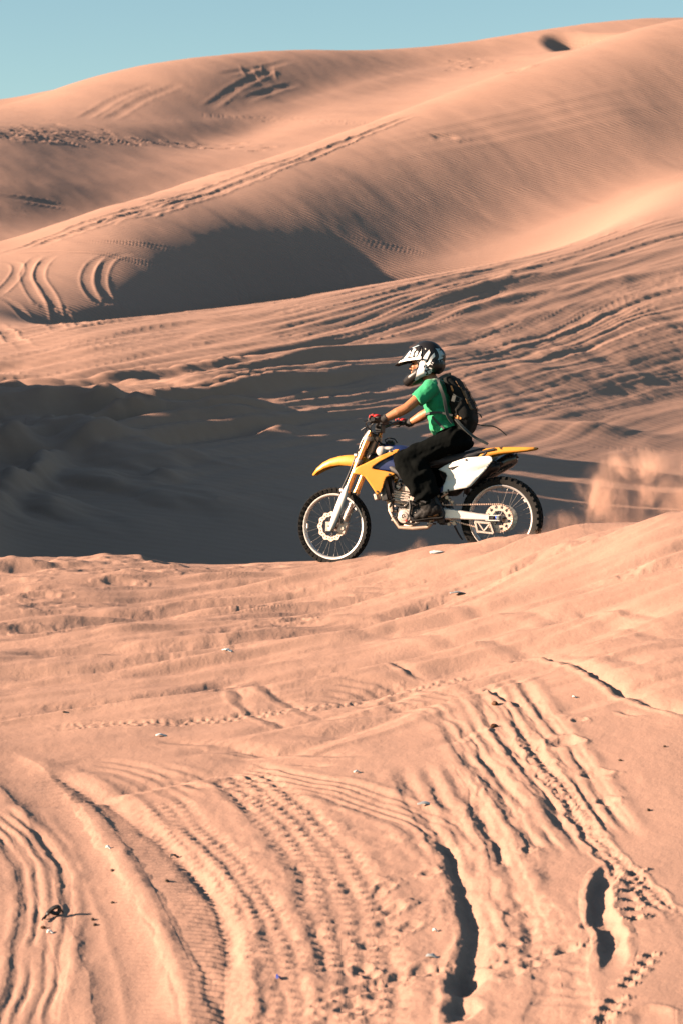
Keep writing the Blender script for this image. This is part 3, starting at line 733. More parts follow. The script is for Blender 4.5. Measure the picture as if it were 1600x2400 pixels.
M_DISC = mat('brake disc steel', (.50, .38, .31), .5, metal=.5, noise=(30, .12))
disc(FA, .062, .125, .088, 12, .006, 'brake_disc', wf, M_DISC, 24, .006, .106, True)
mb = MB()
for i in range(6):
    a = 2*math.pi*i/6; p0 = FA+Vector((.03*math.cos(a), .06, .03*math.sin(a))); p1 = FA+Vector((.09*math.cos(a+.35), .062, .09*math.sin(a+.35)))
    mb.tube([st_(p0), st_(p1)], .006, 6)
part('disc_carrier', mb, M_DARK, wf)
M_SPR = mat('sprocket alloy', (.52, .40, .33), .5, metal=.5, noise=(25, .1))
disc(RA, .082, .122, .062, 48, .003, 'sprocket', wr_, M_SPR, 12, .0135, .094, th=.006)
mb = MB()
for i in range(6):
    a = 2*math.pi*i/6; mb.tube([RA+Vector((.03*math.cos(a), .08, .03*math.sin(a))), RA+Vector((.066*math.cos(a), .082, .066*math.sin(a)))], .008, 6)
part('sprocket_carrier', mb, M_DARK, wr_)
mb = MB(); mb.ring(RA, [(.085, -.075), (.115, -.075), (.115, -.079), (.085, -.079)], 48); part('brake_disc', mb, M_STEEL, wr_)

# ---- fork, front end (turned with the steering)
top = Vector((1.137, 0, 1.06)); bot = Vector((1.472, 0, .245)); fd = (bot-top).normalized()
def fk(s, t, off=0.0):
    """point on a fork leg; s = 0 top .. 1 axle, off = forward offset"""
    p = top+(bot-top)*s; return STEER @ Vector((p.x+off*.92, t, p.z+off*.38))
front = part('fork', MB().tube([fk(.0, .0), fk(.31, .0)], .022, 12), M_DARK, bike)
for t in (.105, -.105):
    o = part('fork_tube', MB().tube([fk(-.02, t), fk(.01, t), fk(.012, t), fk(.30, t), fk(.33, t), fk(.60, t), fk(.605, t), fk(.63, t)], [.021, .021, .0285, .0285, .0275, .0275, .031, .031], 18), M_GOLD, bike)
    part('fork_slider', MB().tube([fk(.63, t), fk(.97, t)], .0235, 14), M_STEEL, bike)
    lug = MB().tube([fk(.86, t), fk(.95, t), fk(1.03, t, .01)], [.026, .031, .03], 14); lug.box(FA+Vector((0, t, 0)), (.07, .035, .08))
    lug.v = [tuple(p) for p in lug.v]; part('axle_lug', lug, M_CAST, bike)
    gd = MB(); rg = []
    for s, w0, w1, b in [(.52, .006, .004, .030), (.57, .022, .018, .034), (.66, .040, .032, .036), (.80, .040, .034, .037), (.92, .034, .032, .037), (.99, .028, .028, .036), (1.04, .016, .018, .034)]:
        c0 = fk(s, t); sg = 1 if t > 0 else -1
        ring_ = []
        for k in range(9):
            u = -1+2*k/8; fo = w0*max(u, 0)+w1*min(u, 0)
            ring_.append(c0+STEER.to_3x3() @ Vector((fo*.92, sg*b*math.sqrt(max(0, 1-.8*u*u)), fo*.38)))
        rg.append(ring_)
    gd.loft(rg, close=False); part('fork_guard', gd, M_WHT, bike, solid=.004)
ax_ = MB().tube([FA+Vector((0, -.14, 0)), FA+Vector((0, .14, 0))], .012, 12); part('front_axle', ax_, M_STEEL, bike)
for s, nm in ((.055, 'upper_clamp'), (.30, 'lower_clamp')):
    mb = MB(); c0 = fk(s, 0)
    M3 = STEER.to_3x3() @ Matrix.Rotation(math.atan2(-(bot-top).x, -(bot-top).z)+math.pi, 3, 'Y')
    mb.box(c0, (.05, .20, .034), M3)
    for t in (.105, -.105): mb.tube([fk(s-.022, t), fk(s+.022, t)], .037, 16)
    part(nm, mb, M_CAST, bike, bevel=.004)
# brake calliper, hose, clamp
mb = MB(); cc = FA+Vector((-.105, .068, -.005))
mb.box(cc, (.075, .045, .10), Matrix.Rotation(R(-18), 3, 'Y')); mb.tube([cc+Vector((.01, .02, .035)), cc+Vector((.01, .036, .035))], .017, 12); mb.tube([cc+Vector((-.005, .02, -.01)), cc+Vector((-.005, .036, -.01))], .017, 12)
mb.box(cc+Vector((.04, -.01, .05)), (.09, .014, .03), Matrix.Rotation(R(-40), 3, 'Y'))
mb.tube([cc+Vector((-.02, .01, -.05)), cc+Vector((.01, .01, -.075))], .006, 8)
part('brake_calliper', mb, M_CAST, bike, bevel=.003)
hz = [L(392, 772, .13), L(372, 830, .14), L(345, 900, .14), L(318, 960, .14), L(300, 1000, .135), L(300, 1060, .1), fk(.92, .12, -.06), tuple(cc+Vector((.0, .03, .05)))]
hz = [tuple(p) for p in catmull([list(Vector(p)) for p in hz], 5)]
part('brake_hose', MB().tube(hz, .0055, 8), M_BLK, bike)
mb = MB(); mb.box(Vector(L(310, 985, .135)), (.032, .02, .026)); mb.box(Vector(L(392, 772, .13)), (.028, .03, .02)); part('hose_clamps', mb, M_WHT, bike, bevel=.003, kind='stuff')
# front fender: arched shell
ctr = [(128, 884, 884, .030), (160, 844, 862, .052), (200, 812, 842, .062), (245, 790, 828, .067), (300, 775, 822, .070), (350, 769, 826, .072), (400, 768, 832, .072), (450, 778, 836, .07), (520, 812, 846, .065), (580, 850, 868, .06)]
rg = []
for zx, zt, zb, hw in ctr:
    ring_ = []
    p1 = L(zx, zt); p0 = L(zx, zb)
    for k in range(13):
        u = -1+2*k/12; e = abs(u)
        zz = p1[2]-(p1[2]-p0[2])*(max(0, e-.55)/.45)**1.3-.012*e*e
        ring_.append(Vector((p1[0]-.02*e*e, hw*math.sin(min(1, e/.9)*math.pi/2)*(1 if u > 0 else -1), zz)))
    rg.append([STEER @ p for p in ring_])
part('front_fender', MB().loft(rg, close=False), M_YEL, bike, solid=.004, angle=60)
mb = MB(); rg = []
for s, hw, fo in [(-.01, .085, .06), (.06, .10, .075), (.14, .105, .08), (.22, .09, .075), (.29, .055, .06)]:
    rg.append([fk(s, hw*u, fo-.035*u*u) for u in np.linspace(-1, 1, 9)])
part('number_plate', mb.loft(rg, close=False), M_WHT, bike, solid=.004)
# ---- handlebar
hb = [(1.030, .40, 1.165), (1.03, .27, 1.172), (1.062, .16, 1.145), (1.10, .10, 1.118), (1.11, 0, 1.112), (1.10, -.10, 1.118), (1.062, -.16, 1.145), (1.03, -.27, 1.172), (1.03, -.40, 1.165)]
part('handlebar', MB().tube([tuple(p) for p in catmull(hb, 5)], .0135, 12), M_DARK, bike)
for sg in (1, -1):
    part('grip', MB().tube([(1.03, sg*.405, 1.165), (1.03, sg*.40, 1.165), (1.03, sg*.29, 1.170), (1.03, sg*.285, 1.170)], [.019, .0175, .0175, .021], 14), M_BLK, bike)
    lv = MB(); lv.tube([(1.055, sg*.25, 1.165), (1.085, sg*.29, 1.158), (1.10, sg*.36, 1.150), (1.105, sg*.42, 1.148), (1.104, sg*.425, 1.148)], [.009, .008, .007, .006, .008], 8, flat=.6)
    lv.box((1.05, sg*.235, 1.168), (.04, .035, .035)); part('lever', lv, M_DARK, bike)
mb = MB(); mb.box((1.10, 0, 1.10), (.055, .11, .07)); part('bar_clamp', mb, M_DARK, bike, bevel=.006)
mb = MB(); mb.tube([(1.075, -.085, 1.165), (1.075, .085, 1.165)], .03, 12); part('bar_pad', mb, M_BLK, bike)
for k, pts in enumerate([[(1.05, .235, 1.16), (1.12, .20, 1.10), (1.10, .13, 1.0), (1.05, .09, .93)], [(1.05, -.235, 1.16), (1.13, -.15, 1.12), (1.12, .02, 1.02), (1.06, .05, .95)], [(1.05, .24, 1.165), (1.16, .2, 1.14), (1.17, .05, 1.08), (1.08, .04, .98), (.98, .06, .93)],
                         [(1.05, -.24, 1.16), (1.16, -.1, 1.18), (1.2, .08, 1.1), (1.21, .12, .98), L(388, 775, .13)]]):
    part('control_cable', MB().tube([tuple(p) for p in catmull(pts, 6)], .0055, 7), M_BLK, bike)
mb = MB(); mb.tube([L(420, 628, .30), L(445, 612, .31)], .006, 8); mb.ring(Vector(L(472, 606, .33)), [(.004, .0), (.012, .0), (.012, .012), (.004, .012)], 16); part('clutch_adjuster', mb, M_DARK, bike, kind='stuff')
# ---- frame and body core
def spar(pts, r, name, m, flat=1.0):
    return part(name, MB().tube(pts, r, 12, flat=flat), m, bike)
for sg in (1, -1):
    spar([(1.17, sg*.035, .86), (1.02, sg*.11, .80), (.80, sg*.135, .68), (.56, sg*.13, .50), (.50, sg*.12, .38), (.50, sg*.11, .30)], [.026, .03, .03, .028, .028, .026], 'frame_spar', M_DARK, 1.4)
    spar([L(600, 1050, sg*.06), L(603, 1110, sg*.07), L(630, 1165, sg*.09), L(662, 1212, sg*.10), L(740, 1219, sg*.11), L(828, 1214, sg*.11), L(842, 1200, sg*.11), L(860, 1150, sg*.11)], .0165, 'cradle_tube', M_FRM)
    spar([(.62, sg*.10, .78), (.35, sg*.09, .86), (.05, sg*.08, .93)], .013, 'subframe_rail', M_DARK)
    spar([(.56, sg*.11, .56), (.34, sg*.10, .70), (.12, sg*.08, .90)], .012, 'subframe_stay', M_DARK)
spar([(1.17, 0, .84), (1.10, .0, .66), (1.01, 0, .50), L(600, 1055, 0)], [.03, .03, .027, .025], 'down_tube', M_FRM)
mb = MB().tube([fk(.02, 0, -.03), fk(.32, 0, -.03)], .034, 14); part('steering_head', mb, M_FRM, bike)
tank = MB()
for p, r in [((1.02, 0, .90), (.10, .10, .075)), ((.92, 0, .895), (.15, .11, .07)), ((.80, 0, .88), (.14, .10, .065)), ((.92, 0, .82), (.13, .13, .10))]: tank.ell(p, r)
part('fuel_tank', remesh(tank, .012, 8), M_NAVY, bike)
mb = MB(); mb.ell(Vector(L(548, 750, .08)), (.05, .05, .048)); mb.ell(Vector(L(595, 735, .06)), (.06, .05, .022)); part('tank_shoulder', remesh(mb, .008, 6), M_CLEAR, bike)
mb = MB().tube([L(600, 722, .0), L(600, 700, .0), L(600, 690, 0)], [.042, .042, .035], 18)
mb.tube([L(575, 700, .02), L(565, 680, .02), L(590, 668, .02), L(625, 676, .02), L(640, 700, .02)], .006, 7)
mb.box(Vector(L(598, 688, .04)), (.05, .01, .012)); mb.ell(Vector(L(560, 715, .02)), (.03, .04, .02)); part('tank_cap', mb, M_BLK, bike)
seat = MB(); rg = []
for zx, zt, w in [(655, 735, .07), (720, 762, .09), (800, 778, .11), (900, 782, .13), (1000, 772, .13), (1080, 752, .12), (1130, 738, .105), (1172, 730, .085)]:
    p = L(zx, zt); rg.append([Vector((p[0], w*math.cos(a)*1.0, p[2]-.055+.055*math.sin(a)**.8 if math.sin(a) > 0 else p[2]-.055+.05*math.sin(a))) for a in np.linspace(0, 2*math.pi, 16, endpoint=False)])
part('seat', seat.loft(rg), M_SEAT, bike, sub=1, angle=0)
# airbox and inner rear fender: the dark mass behind the side plate
mb = MB()
for p, r in [(L(1000, 880), (.16, .09, .11)), (L(1110, 870), (.15, .085, .10)), (L(1190, 850), (.10, .08, .06)), (L(980, 960), (.10, .085, .10)), (L(1080, 930), (.10, .07, .08))]: mb.ell(p, r)
part('airbox', remesh(mb, .014, 6), M_BLK, bike)
mb = MB(); rg = []
for zx, zy in [(1040, 1010), (1050, 960), (1085, 905), (1140, 865), (1200, 838), (1250, 822)]:
    p = L(zx, zy); rg.append([Vector((p[0]-.02*abs(u), .075*u, p[2]-.03*abs(u)**2)) for u in np.linspace(-1, 1, 7)])
part('mud_flap', mb.loft(rg, close=False), M_BLK, bike, solid=.004)
# ---- plastics
def both(name, pts, tfn, m, solid=.004, cuts=3, label=None, bev=.0012):
    a_ = sheet(pts, tfn, cuts); b_ = mirror(a_)
    o1 = part(name, a_, m, bike, solid=solid, angle=50, label=label); o2 = part(name, b_, m, bike, solid=solid, angle=50)
    return o1, o2
def shroud_t(X, Z):
    f = min(1, max(0, (X-.72)/.5)); g = min(1, max(0, (Z-.50)/.5))
    return .132+.050*f-.030*max(0, g-.55)/.45+.012*math.sin(math.pi*g)+.010*math.exp(-((Z-(.42+.42*X))/.03)**2)
shp = [(652, 741), (628, 742), (556, 774), (500, 802), (450, 829), (404, 850), (392, 866), (385, 886), (410, 890), (432, 894), (455, 905), (478, 938), (500, 972), (518, 1002), (528, 1014), (540, 1010), (552, 1000), (563, 968), (572, 936), (580, 913), (594, 905), (616, 900), (634, 892), (618, 884), (600, 879), (570, 872), (540, 867), (510, 862), (498, 855), (503, 846), (520, 832), (548, 812), (580, 795), (615, 774), (640, 758)]
sh1, sh2 = both('radiator_shroud', [L2(x, y, .15) for x, y in shp], shroud_t, M_YEL, label='yellow radiator shroud with two swept points')
nav = [(498, 855), (520, 828), (580, 792), (650, 750), (700, 765), (720, 800), (690, 835), (640, 852), (600, 872), (540, 864)]
both('tank_panel', [L2(x, y, .13) for x, y in nav], lambda X, Z: shroud_t(X, Z)-.022, M_NAVY, label='navy blue panel between the shroud points')
bolts = MB()
for x, y in [(600, 752), (598, 893), (528, 996)]:
    p = L(x, y, .15); tt = shroud_t(p[0], p[2])
    for sg in (1, -1): bolts.tube([(p[0], sg*(tt-.002), p[2]), (p[0], sg*(tt+.005), p[2])], .009, 10)
part('shroud_bolts', bolts, M_DARK, bike, kind='stuff')
for sg in (1, -1):
    mb = MB(); mb.box((L(590, 960)[0], sg*.095, L(590, 960)[2]), (.045, .10, .26), Matrix.Rotation(R(14), 3, 'Y'))
    part('radiator', mb, M_DARK, bike, bevel=.006)
for sg in (1, -1):
    mb = MB(); mb.box((L(548, 1024)[0], sg*.095, L(548, 1024)[2]-.005), (.03, .09, .055), Matrix.Rotation(R(14), 3, 'Y'))
    part('radiator_tank', mb, M_CAST, bike, bevel=.006)
def plate_t(X, Z): return .128+.014*math.exp(-((X-.28)/.16)**2)+.02*max(0, (.85-Z))-.012*math.exp(-((Z-(.62+.34*(.55-X)))/.02)**2)
spl = [(886, 868), (920, 846), (955, 830), (1005, 813), (1055, 798), (1100, 795), (1178, 790), (1198, 798), (1202, 818), (1160, 872), (1120, 924), (1082, 968), (1062, 978), (1000, 988), (945, 999), (903, 1006), (910, 978), (925, 940), (938, 906), (930, 888)]
sp1, sp2 = both('side_plate', [L2(x, y, .13) for x, y in spl], plate_t, M_WHT, label='white rear side plate with a dark triangular slot')
tri = [(942, 858), (1010, 845), (968, 872)]
both('plate_slot', [L2(x, y, .13) for x, y in tri], lambda X, Z: plate_t(X, Z)+.003, M_BLK, cuts=2, solid=.002)
corner = [(897, 1008), (903, 985), (918, 962), (915, 1000)]
both('plate_corner', [L2(x, y, .13) for x, y in corner], lambda X, Z: plate_t(X, Z)+.003, M_NAVY, cuts=1, solid=.002)
mb = MB()
for x, y in [(1050, 812), (948, 992)]:
    p = L(x, y, .13); tt = plate_t(p[0], p[2]); mb.tube([(p[0], tt-.002, p[2]), (p[0], tt+.005, p[2])], .009, 10)
part('plate_bolts', mb, M_DARK, bike, kind='stuff')
# rear fender: shell from under the seat to the tail
ctr = [(1072, 797, 800, .075), (1110, 775, 797, .085), (1140, 756, 795, .088), (1172, 742, 790, .088), (1210, 738, 780, .084), (1250, 736, 771, .080), (1300, 735, 765, .076), (1350, 736, 761, .070), (1400, 737, 756, .062), (1440, 738, 750, .050), (1456, 740, 742, .030)]
rg = []
for zx, zt, zb, hw in ctr:
    p1 = L(zx+242*.05, zt); p0 = L(zx+242*.05, zb); ring_ = []
    for k in range(13):
        u = -1+2*k/12; e = abs(u)
        ring_.append(Vector((p1[0], hw*math.sin(min(1, e/.85)*math.pi/2)*(1 if u > 0 else -1), p1[2]-(p1[2]-p0[2])*(max(0, e-.5)/.5)**1.2-.008*e*e)))
    rg.append(ring_)
part('rear_fender', MB().loft(rg, close=False), M_YEL, bike, solid=.004, angle=60)
# muffler on the right
t_ = -.12
pth = [L(1105, 905, t_), L(1170, 888, t_), L(1200, 880, t_), L(1260, 842, t_), L(1310, 812, t_), L(1340, 794, t_), L(1352, 788, t_)]
part('muffler', MB().tube(pth, [.03, .052, .062, .066, .066, .055, .034], 20, flat=1.0), M_CARB, bike)
part('tail_pipe', MB().tube([L(1338, 796, t_), L(1362, 782, t_)], [.022, .022], 14), M_DARK, bike)
part('exhaust_pipe', MB().tube([tuple(p) for p in catmull([L(630, 1010, -.05), L(600, 1060, -.12), L(650, 1110, -.15), L(800, 1060, -.15), L(950, 980, -.14), L(1110, 905, -.12)], 6)], .021, 12), M_STEEL, bike)
# ---- swingarm, chain
arm = MB(); rg = []
for zx, zt, zb in [(900, 1096, 1168), (960, 1103, 1165), (985, 1106, 1164), (1060, 1120, 1168), (1130, 1131, 1171), (1190, 1138, 1174)]:
    p1 = L(zx, zt, .10); p0 = L(zx, zb, .10); z1, z0 = p1[2], p0[2]; x = p1[0]; b = .008
    rg.append([Vector((x, tt, zz)) for tt, zz in [(.090, z0+b), (.098, z0), (.112, z0), (.120, z0+b), (.120, z1-b), (.112, z1), (.098, z1), (.090, z1-b)]])
arm.loft(rg)
for sg in (1,): arm.v += []
sw = part('swingarm', arm, M_ALU, bike, angle=30)
rgm = [[Vector((p.x, -p.y, p.z)) for p in r_] for r_ in rg]; part('swingarm', MB().loft(rgm), M_ALU, bike, angle=30)
part('swingarm_pivot', MB().tube([(.53, -.125, .40), (.53, .125, .40)], .035, 16), M_DARK, bike)
mb = MB(); c0 = Vector((.0, .105, .35)); mb.box(c0+Vector((.045, 0, .021)), (.12, .026, .010)); mb.box(c0+Vector((.045, 0, -.021)), (.12, .026, .010)); mb.box(c0+Vector((.098, 0, 0)), (.022, .026, .05)); part('axle_slot', mb, M_ALU, bike, bevel=.002)
mb = MB(); mb.box(c0+Vector((.004, .006, 0)), (.032, .022, .030)); part('axle_block', mb, M_BLUE, bike, bevel=.003)
mb = MB().tube([(0, -.14, .35), (0, .135, .35)], .011, 12); mb.tube([(0, .116, .35), (0, .128, .35)], .016, 6); mb.tube([(.10, .105, .35), (.045, .105, .35)], .005, 8); part('rear_axle', mb, M_STEEL, bike)
M_CHN = mat('chain', (.42, .30, .24), .45, metal=.8, noise=(90, .5))
cp = []
fs = Vector((.60, .082, .415)); rs = .034; Rs = .118
a0 = math.radians(95)
for k in range(17): a = R(93)+R(174)*k/16; cp.append((Rs*math.cos(a), .082, .35+Rs*math.sin(a)))
for k in range(1, 6): cp.append((0+.60*k/6, .082, .35-Rs+(.415-rs-.35+Rs)*k/6-.012*math.sin(math.pi*k/6)))
for k in range(9): a = R(-90)+R(180)*k/8; cp.append((.60+rs*math.cos(a), .082, .415+rs*math.sin(a)))
for k in range(1, 6): cp.append((.60*(1-k/6), .082, .415+rs+(Rs-.065-rs+.0)*k/6))
cp.append(cp[0]); part('chain', MB().tube(cp, .0075, 8, flat=.9, cap=False), M_CHN, bike)
lk = MB()
for i in range(len(cp)-1):
    p0 = Vector(cp[i]); p1 = Vector(cp[i+1]); n_ = max(1, int((p1-p0).length/.017))
    for j in range(n_):
        q_ = p0+(p1-p0)*((j+.5)/n_); d = p1-p0; lk.box(q_, (.011, .020, .012), Matrix.Rotation(-math.atan2(d.z, d.x), 3, 'Y'))
part('chain_links', lk, M_CHN, bike, smooth=False, kind='stuff')
# chain guide with two triangular windows (outer frame + diagonal)
cg = MB(); q = lambda x, y: L2(x, y, .11)
def bar(a, b, w): 
    a = Vector((q(*a)[0], .108, q(*a)[1])); b = Vector((q(*b)[0], .108, q(*b)[1])); d = b-a
    cg.box((a+b)/2, (d.length+w*.6, .026, w), Matrix.Rotation(-math.atan2(d.z, d.x), 3, 'Y'))
for a, b, w in [((1110, 1182), (1195, 1190), .020), ((1110, 1184), (1122, 1238), .018), ((1122, 1240), (1212, 1250), .018), ((1195, 1190), (1215, 1248), .016), ((1130, 1190), (1160, 1236), .012), ((1162, 1236), (1196, 1192), .012)]: bar(a, b, w)
part('chain_guide', cg, M_CAST, bike, bevel=.002)
mb = MB().tube([L(995, 1205, -.1), L(1020, 1250, -.13), L(1045, 1288, -.15)], [.009, .008, .007], 8); part('brake_rod', mb, M_DARK, bike)
# shock, linkage and small fittings behind the boot
mb = MB().tube([L(960, 900, 0), L(930, 1080, 0)], .024, 12)
for k in range(9):
    c0 = Vector(L(957-3*k, 920+17*k, 0)); mb.ring(c0, [(.030, -.004), (.042, -.004), (.042, .004), (.030, .004)], 16) if False else mb.tube([c0+Vector((0, 0, .005)), c0-Vector((0, 0, .005))], .046, 14)
part('shock', mb, M_DARK, bike)
mb = MB()
for x, y, t, r in [(885, 1025, .12, .014), (940, 1035, .11, .016), (972, 1062, .11, .012), (925, 1010, .12, .010), (955, 1050, .12, .009), (905, 1150, .125, .02), (955, 1195, .11, .014), (985, 1190, .11, .016)]:
    c0 = Vector(L(x, y, t)); mb.tube([c0-Vector((0, .012, 0)), c0+Vector((0, .010, 0))], r, 10)
mb.tube([L(905, 1032, .12), L(945, 1008, .12)], .008, 8); mb.tube([L(960, 1180, .11), L(1000, 1196, .11)], .010, 8); mb.tube([L(940, 1035, .11), L(985, 1085, .10)], .010, 8)
part('linkage_fittings', mb, M_FRM, bike, kind='stuff')
# ---- engine
en = MB()
for p, r in [(L(730, 1120, 0), (.13, .095, .10)), (L(800, 1120, 0), (.12, .09, .09)), (L(880, 1120, 0), (.10, .085, .085)), (L(700, 1170, 0), (.09, .09, .06))]: en.ell(p, r)
part('crankcase', remesh(en, .010, 4), M_DARK, bike)
cyl = MB(); ex = Vector(L(690, 1020, 0)); 
ax3 = Matrix.Rotation(R(-8), 3, 'Y')
for k in range(5): cyl.box(ex+ax3 @ Vector((0, 0, -.06+.022*k)), (.15, .17, .012), ax3)
cyl.box(ex+ax3 @ Vector((0, 0, -.02)), (.125, .14, .11), ax3)
part('cylinder', cyl, M_CAST, bike, bevel=.003)
hd = MB(); hd.box(ex+ax3 @ Vector((0, 0, .062)), (.15, .165, .05), ax3); hd.ell(ex+ax3 @ Vector((.03, 0, .10)), (.05, .085, .03)); hd.ell(ex+ax3 @ Vector((-.035, 0, .10)), (.045, .085, .03)); hd.box(ex+ax3 @ Vector((0, .0, .088)), (.13, .15, .02), ax3)
part('cylinder_head', hd, M_CAST, bike, bevel=.008)
def cover(zx, zy, t, r, name, m, rings_):
    mb = MB(); c0 = Vector(L(zx, zy, t)); prof = []
    for rr, tt in rings_: prof.append((r*rr, tt))
    N = 28; rg_ = [[c0+Vector((rr*math.cos(2*math.pi*j/N), tt, rr*math.sin(2*math.pi*j/N))) for j in range(N)] for rr, tt in prof]
    mb.loft(rg_); return part(name, mb, m, bike, angle=25)
cover(690, 1146, .09, .062, 'ignition_cover', M_CAST, [(1, -.04), (1, .006), (.92, .014), (.62, .016), (.58, .022), (.30, .024), (.26, .014), (.14, .014), (.12, .026), (.02, .027)])
cover(760, 1135, .085, .05, 'sprocket_cover', M_DARK, [(1, -.03), (1, .006), (.9, .012), (.1, .014)])
mb = MB(); c0 = Vector(L(702, 1172, .11)); mb.tube([c0, c0+Vector((0, .006, 0))], .008, 8); part('oil_plug', mb, M_RED, bike)
mb = MB(); mb.box(Vector(L(715, 1100, .085)), (.08, .03, .05), ax3); mb.box(Vector(L(735, 1040, .09)), (.035, .03, .07), Matrix.Rotation(R(-20), 3, 'Y')); mb.box(Vector(L(740, 990, .10)), (.04, .03, .05), Matrix.Rotation(R(-20), 3, 'Y'))
for k in range(16):
    x = random.uniform(610, 790); y = random.uniform(1040, 1190); c0 = Vector(L(x, y, .088)); mb.tube([c0, c0+Vector((0, .018, 0))], random.uniform(.006, .010), 8)
part('engine_fittings', mb, M_CAST, bike, bevel=.002, kind='stuff')
mb = MB()
for pts, r in [([L(660, 930, .06), L(668, 965, .09), L(650, 985, .1), L(632, 970, .09), L(636, 935, .07)], .008), ([L(600, 1090, .08), L(625, 1050, .1), L(680, 1060, .11), L(740, 1075, .11)], .009), ([L(640, 1080, .1), L(690, 1090, .115), L(720, 1060, .11), L(760, 1080, .11)], .010),
               ([L(720, 1050, .11), L(725, 1090, .115), L(722, 1140, .115), L(745, 1165, .11)], .011), ([L(610, 1130, .08), L(640, 1150, .1), L(650, 1120, .1)], .008), ([L(770, 990, .12), L(790, 1050, .13), L(800, 1080, .13)], .004), ([L(700, 1180, .1), L(740, 1195, .11), L(780, 1185, .11)], .009),
               ([L(640, 850, .1), L(650, 880, .1), L(655, 910, .09)], .009)]:
    part('hose', MB().tube([tuple(p) for p in catmull([list(p) for p in pts], 4)], r, 8), M_BLK, bike)
mb = MB(); mb.box(Vector(L(630, 862, .10)), (.05, .03, .06), Matrix.Rotation(R(-30), 3, 'Y')); mb.box(Vector(L(640, 895, .09)), (.03, .03, .07)); mb.box(Vector(L(612, 1085, .06)), (.035, .05, .08)); mb.box(Vector(L(615, 1110, .07)), (.03, .04, .03))
mb.tube([L(690, 1200, .09), L(725, 1207, .1), L(760, 1190, .1)], .012, 8)
part('frame_brackets', mb, M_FRM, bike, bevel=.004, kind='stuff')
for sg in (1, -1):
    mb = MB(); p = L(850, 1192, .17); mb.box(Vector((p[0], sg*.17, p[2])), (.05, .09, .016)); mb.tube([(p[0]+.02, sg*.11, p[2]+.01), (p[0], sg*.16, p[2])], .012, 8)
    part('footpeg', mb, M_DARK, bike, bevel=.003)
mb = MB().tube([L(820, 1165, .125), L(770, 1158, .135), L(738, 1160, .14), L(735, 1160, .165)], [.009, .008, .008, .010], 8); part('shift_lever', mb, M_DARK, bike)
# ------------------------------------------------------------------ the rider
def Z2(x, y, t=0.0):
    """second, closer side-view measure (head and back)"""
    return L((840+x/4.48-680)*2.5705, (780+y/4.48-760)*2.5705, t)
def Z2p(x, y, t=0.0):
    p = Z2(x, y, t); return (p[0], p[2])
M_SKIN = mat('skin', (.33, .135, .058), .5, noise=(16, .16), bump=(90, .0012))
M_GRN = mat('green cotton', (.006, .26, .105), .85, noise=(7, .12), bump=(260, .0012), sheen=.15)
M_PANT = mat('black trousers', (.003, .0038, .0038), .95, spec=.04, noise=(12, .35), bump=(180, .0015))
M_BOOT = mat('black leather', (.007, .007, .007), .65, spec=.22, noise=(16, .4), bump=(80, .002))
M_GLR = mat('red glove fabric', (.55, .018, .018), .7, noise=(18, .25), bump=(150, .001))
M_GLB = mat('black glove fabric', (.014, .013, .013), .75, noise=(18, .3))
M_HAIR = mat('dark stubble', (.03, .02, .014), .8)
M_EYE = mat('eye', (.02, .015, .012), .2)
person = root('person', BF, (.58, 0, 0))
tag(person, 'rider in green T-shirt, black trousers and helmet astride the yellow motorcycle', 'person')
def caps(mb, a, b, ra, rb, n=14):
    a = Vector(a); b = Vector(b); d = (b-a)
    e = d.normalized()
    mb.tube([a-e*ra*.85, a-e*ra*.5, a, b, b+e*rb*.5, b+e*rb*.85], [ra*.5, ra*.87, ra, rb, rb*.87, rb*.5], n); return mb
SH = {}; EL = {}; WR = {}; HP = {}; KN = {}; AN = {}; TO = {}; HE = {}
for sg in (1, -1):
    SH[sg] = Vector((.585, sg*.185, 1.445)); EL[sg] = Vector((.765, sg*.305, 1.262)); WR[sg] = Vector((.955, sg*.345, 1.165))
    HP[sg] = Vector((.42, sg*.10, 1.0)); KN[sg] = Vector((.80, sg*.205, .825)); AN[sg] = Vector((.585, sg*.185, .44)); TO[sg] = Vector((.70, sg*.19, .335)); HE[sg] = Vector((.505, sg*.18, .365))
body = MB()
body.ell((.575, 0, 1.34), (.112, .165, .165)); body.ell((.53, 0, 1.17), (.10, .14, .16)); body.ell((.44, 0, 1.03), (.135, .155, .11))
caps(body, (.60, 0, 1.45), (.70, 0, 1.60), .062, .056)
for sg in (1, -1):
    caps(body, (.59, sg*.05, 1.47), SH[sg], .06, .062); caps(body, SH[sg], EL[sg], .055, .042); caps(body, EL[sg]*.97+WR[sg]*.03, EL[sg].lerp(WR[sg], .4), .042, .044); caps(body, EL[sg].lerp(WR[sg], .35), WR[sg], .044, .028)
    caps(body, HP[sg], KN[sg], .085, .06); caps(body, KN[sg], KN[sg].lerp(AN[sg], .4), .058, .058); caps(body, KN[sg].lerp(AN[sg], .35), AN[sg], .058, .042); caps(body, HE[sg]+Vector((.02, 0, .02)), TO[sg]+Vector((-.03, 0, .02)), .035, .03)
